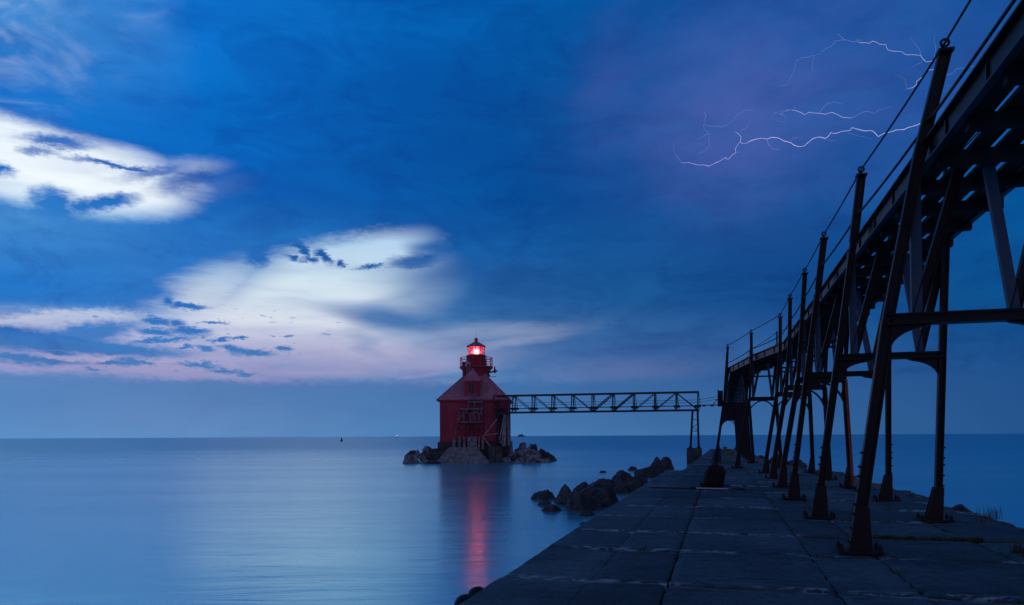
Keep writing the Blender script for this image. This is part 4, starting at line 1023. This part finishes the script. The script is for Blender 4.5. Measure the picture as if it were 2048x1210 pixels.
# ------------------------------------------------------------------ far out on the lake
c = at_z(683, 883, 0)
r = thing('channel_buoy', c, 'small dark channel buoy alone on the water left of the lighthouse', 'buoy')
b = MB(); b.lathe([(.75, -.3), (.8, .5), (.55, .9), (.42, 1.9), (.2, 2.5)], c, 16); b.build('buoy_body', M['dark'], r)
b = MB(); b.lathe([(.16, 2.45), (.16, 2.8), (.05, 2.9)], c, 10); b.build('lantern', M['dark'], r)
c = at_y(794, 874, 2600); c.z = 0
r = thing('beacon_tower', c, 'far off beacon with a red light on the horizon left of the lighthouse', 'beacon')
b = MB(); b.lathe([(2.2, -1), (1.2, 3), (.8, 5)], c, 12); b.build('tower', M['ship'], r)
b = MB(); b.sphere(c + Vector((0, 0, 6.2)), 1.4, 12, 8); b.build('lamp', M['beacon'], r)
c = at_y(1043, 871, 3400); c.z = 0
r = thing('far_ship', c, 'hazy distant ship on the horizon right of the lighthouse', 'ship')
b = MB(); b.prism([(c.x - 17, c.y - 4, -1), (c.x + 15, c.y - 4, -1), (c.x + 20, c.y - 4, 5), (c.x - 20, c.y - 4, 5)], (0, 8, 0)); b.build('hull', M['ship'], r)
b = MB(); b.box((c.x - 3, c.y, 7.4), (18, 6, 4.8)); b.box((c.x + 4, c.y, 10.6), (6, 5, 2)); b.build('superstructure', M['ship'], r)

# ------------------------------------------------------------------ lightning, about four kilometres off
def bolt(label, name_pts):
    r = None
    for pts, rad, m in name_pts:
        Y = 4000; rr = random.Random(len(pts) * 17 + int(pts[0][0]))
        q = [(1280 + x / 3.0118, 60 + y / 3.0118) for x, y in pts]
        fine = [q[0]]
        for a, c in zip(q, q[1:]):
            n = max(1, int(math.hypot(c[0] - a[0], c[1] - a[1]) / 6))
            for i in range(1, n + 1):
                u = i / n; j = 0 if i == n else 0.75
                fine.append((a[0] + (c[0] - a[0]) * u + rr.gauss(0, j), a[1] + (c[1] - a[1]) * u + rr.gauss(0, j)))
        P3 = []; n = len(fine)
        for i, p in enumerate(fine): P3.append(at_y(p[0], p[1], Y + 220 * mnoise.noise(Vector((p[0] * .02, p[1] * .02, 3)))))
        b = MB(); rads = [rad * 0.46 * Y / 1500 * (1.0 if m == 'bolt' else (1 - .6 * i / n)) * rr.uniform(.75, 1.25) for i in range(n)]
        if m == 'bolt': rads[0] *= .4; rads[-1] *= .4
        b.tube(P3, rads, 5, True)
        if r is None:
            r = b.build('lightning_bolt', M[m], loc=P3[0]); tag(r, label, 'lightning', 'lightning bolts in the storm cloud')
        else: b.build('branch', M[m], r)
B_, D2 = 'bolt', 'bolt_dim'
bolt('brightest lowest lightning bolt running sideways to the catwalk post', [
 ([(640, 683), (665, 668), (700, 657), (735, 651), (765, 657), (790, 647), (815, 647), (850, 658), (885, 672), (910, 680), (925, 692), (960, 703), (990, 698), (1010, 680), (1040, 655), (1075, 645), (1115, 653), (1135, 640), (1150, 618), (1190, 620), (1240, 608), (1265, 605), (1277, 588), (1310, 597), (1340, 605), (1400, 607), (1415, 620), (1435, 642), (1465, 625), (1500, 615), (1540, 603), (1590, 600), (1640, 580), (1690, 562), (1750, 590), (1775, 605)], .62, B_),
 ([(640, 683), (612, 682), (603, 668), (610, 645), (590, 622), (570, 612)], .42, B_),
 ([(605, 672), (590, 690), (575, 712), (577, 740), (545, 765), (530, 780), (515, 768), (500, 778), (470, 795), (440, 808), (415, 820), (385, 812), (355, 814), (310, 802), (250, 798)], .42, B_),
 ([(250, 798), (225, 765), (205, 735), (208, 680)], .4, D2), ([(762, 660), (775, 690), (800, 715), (838, 722), (835, 705)], .5, D2), ([(905, 670), (935, 648), (980, 652)], .4, D2),
 ([(1075, 645), (1120, 658), (1175, 664)], .4, D2), ([(1250, 620), (1320, 640), (1400, 655)], .35, D2), ([(605, 610), (640, 592), (660, 560), (665, 548)], .4, D2), ([(575, 735), (600, 738)], .35, D2),
 ([(388, 495), (392, 540), (380, 575), (390, 600), (415, 625), (412, 665), (420, 695), (405, 715), (380, 735), (350, 748)], .5, D2), ([(415, 625), (385, 635), (375, 645), (345, 660)], .45, D2), ([(385, 570), (440, 580), (490, 585), (540, 560), (570, 530), (600, 500), (640, 485), (680, 482)], .5, D2)])
bolt('fainter forked lightning bolt between the brightest bolt and the top one', [
 ([(905, 480), (935, 485), (965, 495), (990, 510), (1020, 495), (1050, 500), (1085, 502), (1120, 508), (1160, 497), (1195, 512), (1215, 525), (1245, 528), (1280, 530)], .42, B_),
 ([(1280, 530), (1310, 510), (1350, 492), (1385, 492), (1410, 505), (1440, 480), (1500, 465)], .55, D2), ([(1080, 497), (1110, 460), (1140, 440), (1170, 433), (1225, 445)], .55, D2),
 ([(905, 480), (870, 490), (840, 508), (865, 512), (880, 525), (870, 550), (840, 553), (820, 540)], .5, D2), ([(905, 480), (860, 488), (805, 502)], .4, D2), ([(930, 480), (935, 455)], .3, D2)])
bolt('uppermost lightning bolt arching to the top of the tall catwalk post', [
 ([(1310, 68), (1325, 78), (1350, 75), (1380, 80), (1400, 67), (1430, 75), (1440, 85), (1480, 88), (1490, 118), (1540, 128), (1575, 130), (1598, 147), (1640, 148), (1690, 152), (1705, 175), (1725, 192), (1765, 185), (1790, 178)], .38, B_),
 ([(1310, 68), (1280, 72), (1235, 60), (1215, 45), (1200, 28), (1185, 25)], .55, D2), ([(1235, 60), (1180, 65), (1150, 100), (1115, 115), (1090, 140), (1050, 155), (1040, 190), (1038, 245)], .5, D2), ([(1050, 155), (990, 165), (940, 185), (930, 245), (905, 290), (880, 335), (840, 330)], .45, D2),
 ([(1690, 150), (1680, 110), (1655, 80), (1630, 45)], .4, D2), ([(1775, 160), (1780, 100), (1772, 60), (1778, 20)], .35, D2), ([(1700, 195), (1670, 205), (1645, 222)], .35, D2), ([(1300, 60), (1330, 62), (1345, 75)], .4, D2)])
bolt('short crooked lightning bolt beside the tall catwalk post, below its top', [
 ([(1605, 355), (1640, 348), (1665, 330), (1665, 310), (1690, 290), (1720, 260), (1725, 240), (1760, 240), (1785, 232)], .42, B_),
 ([(1785, 232), (1835, 275), (1880, 262), (1910, 232), (1950, 228), (2000, 218), (2030, 222), (2060, 235)], .5, D2), ([(1605, 355), (1600, 300), (1550, 270)], .35, D2)])
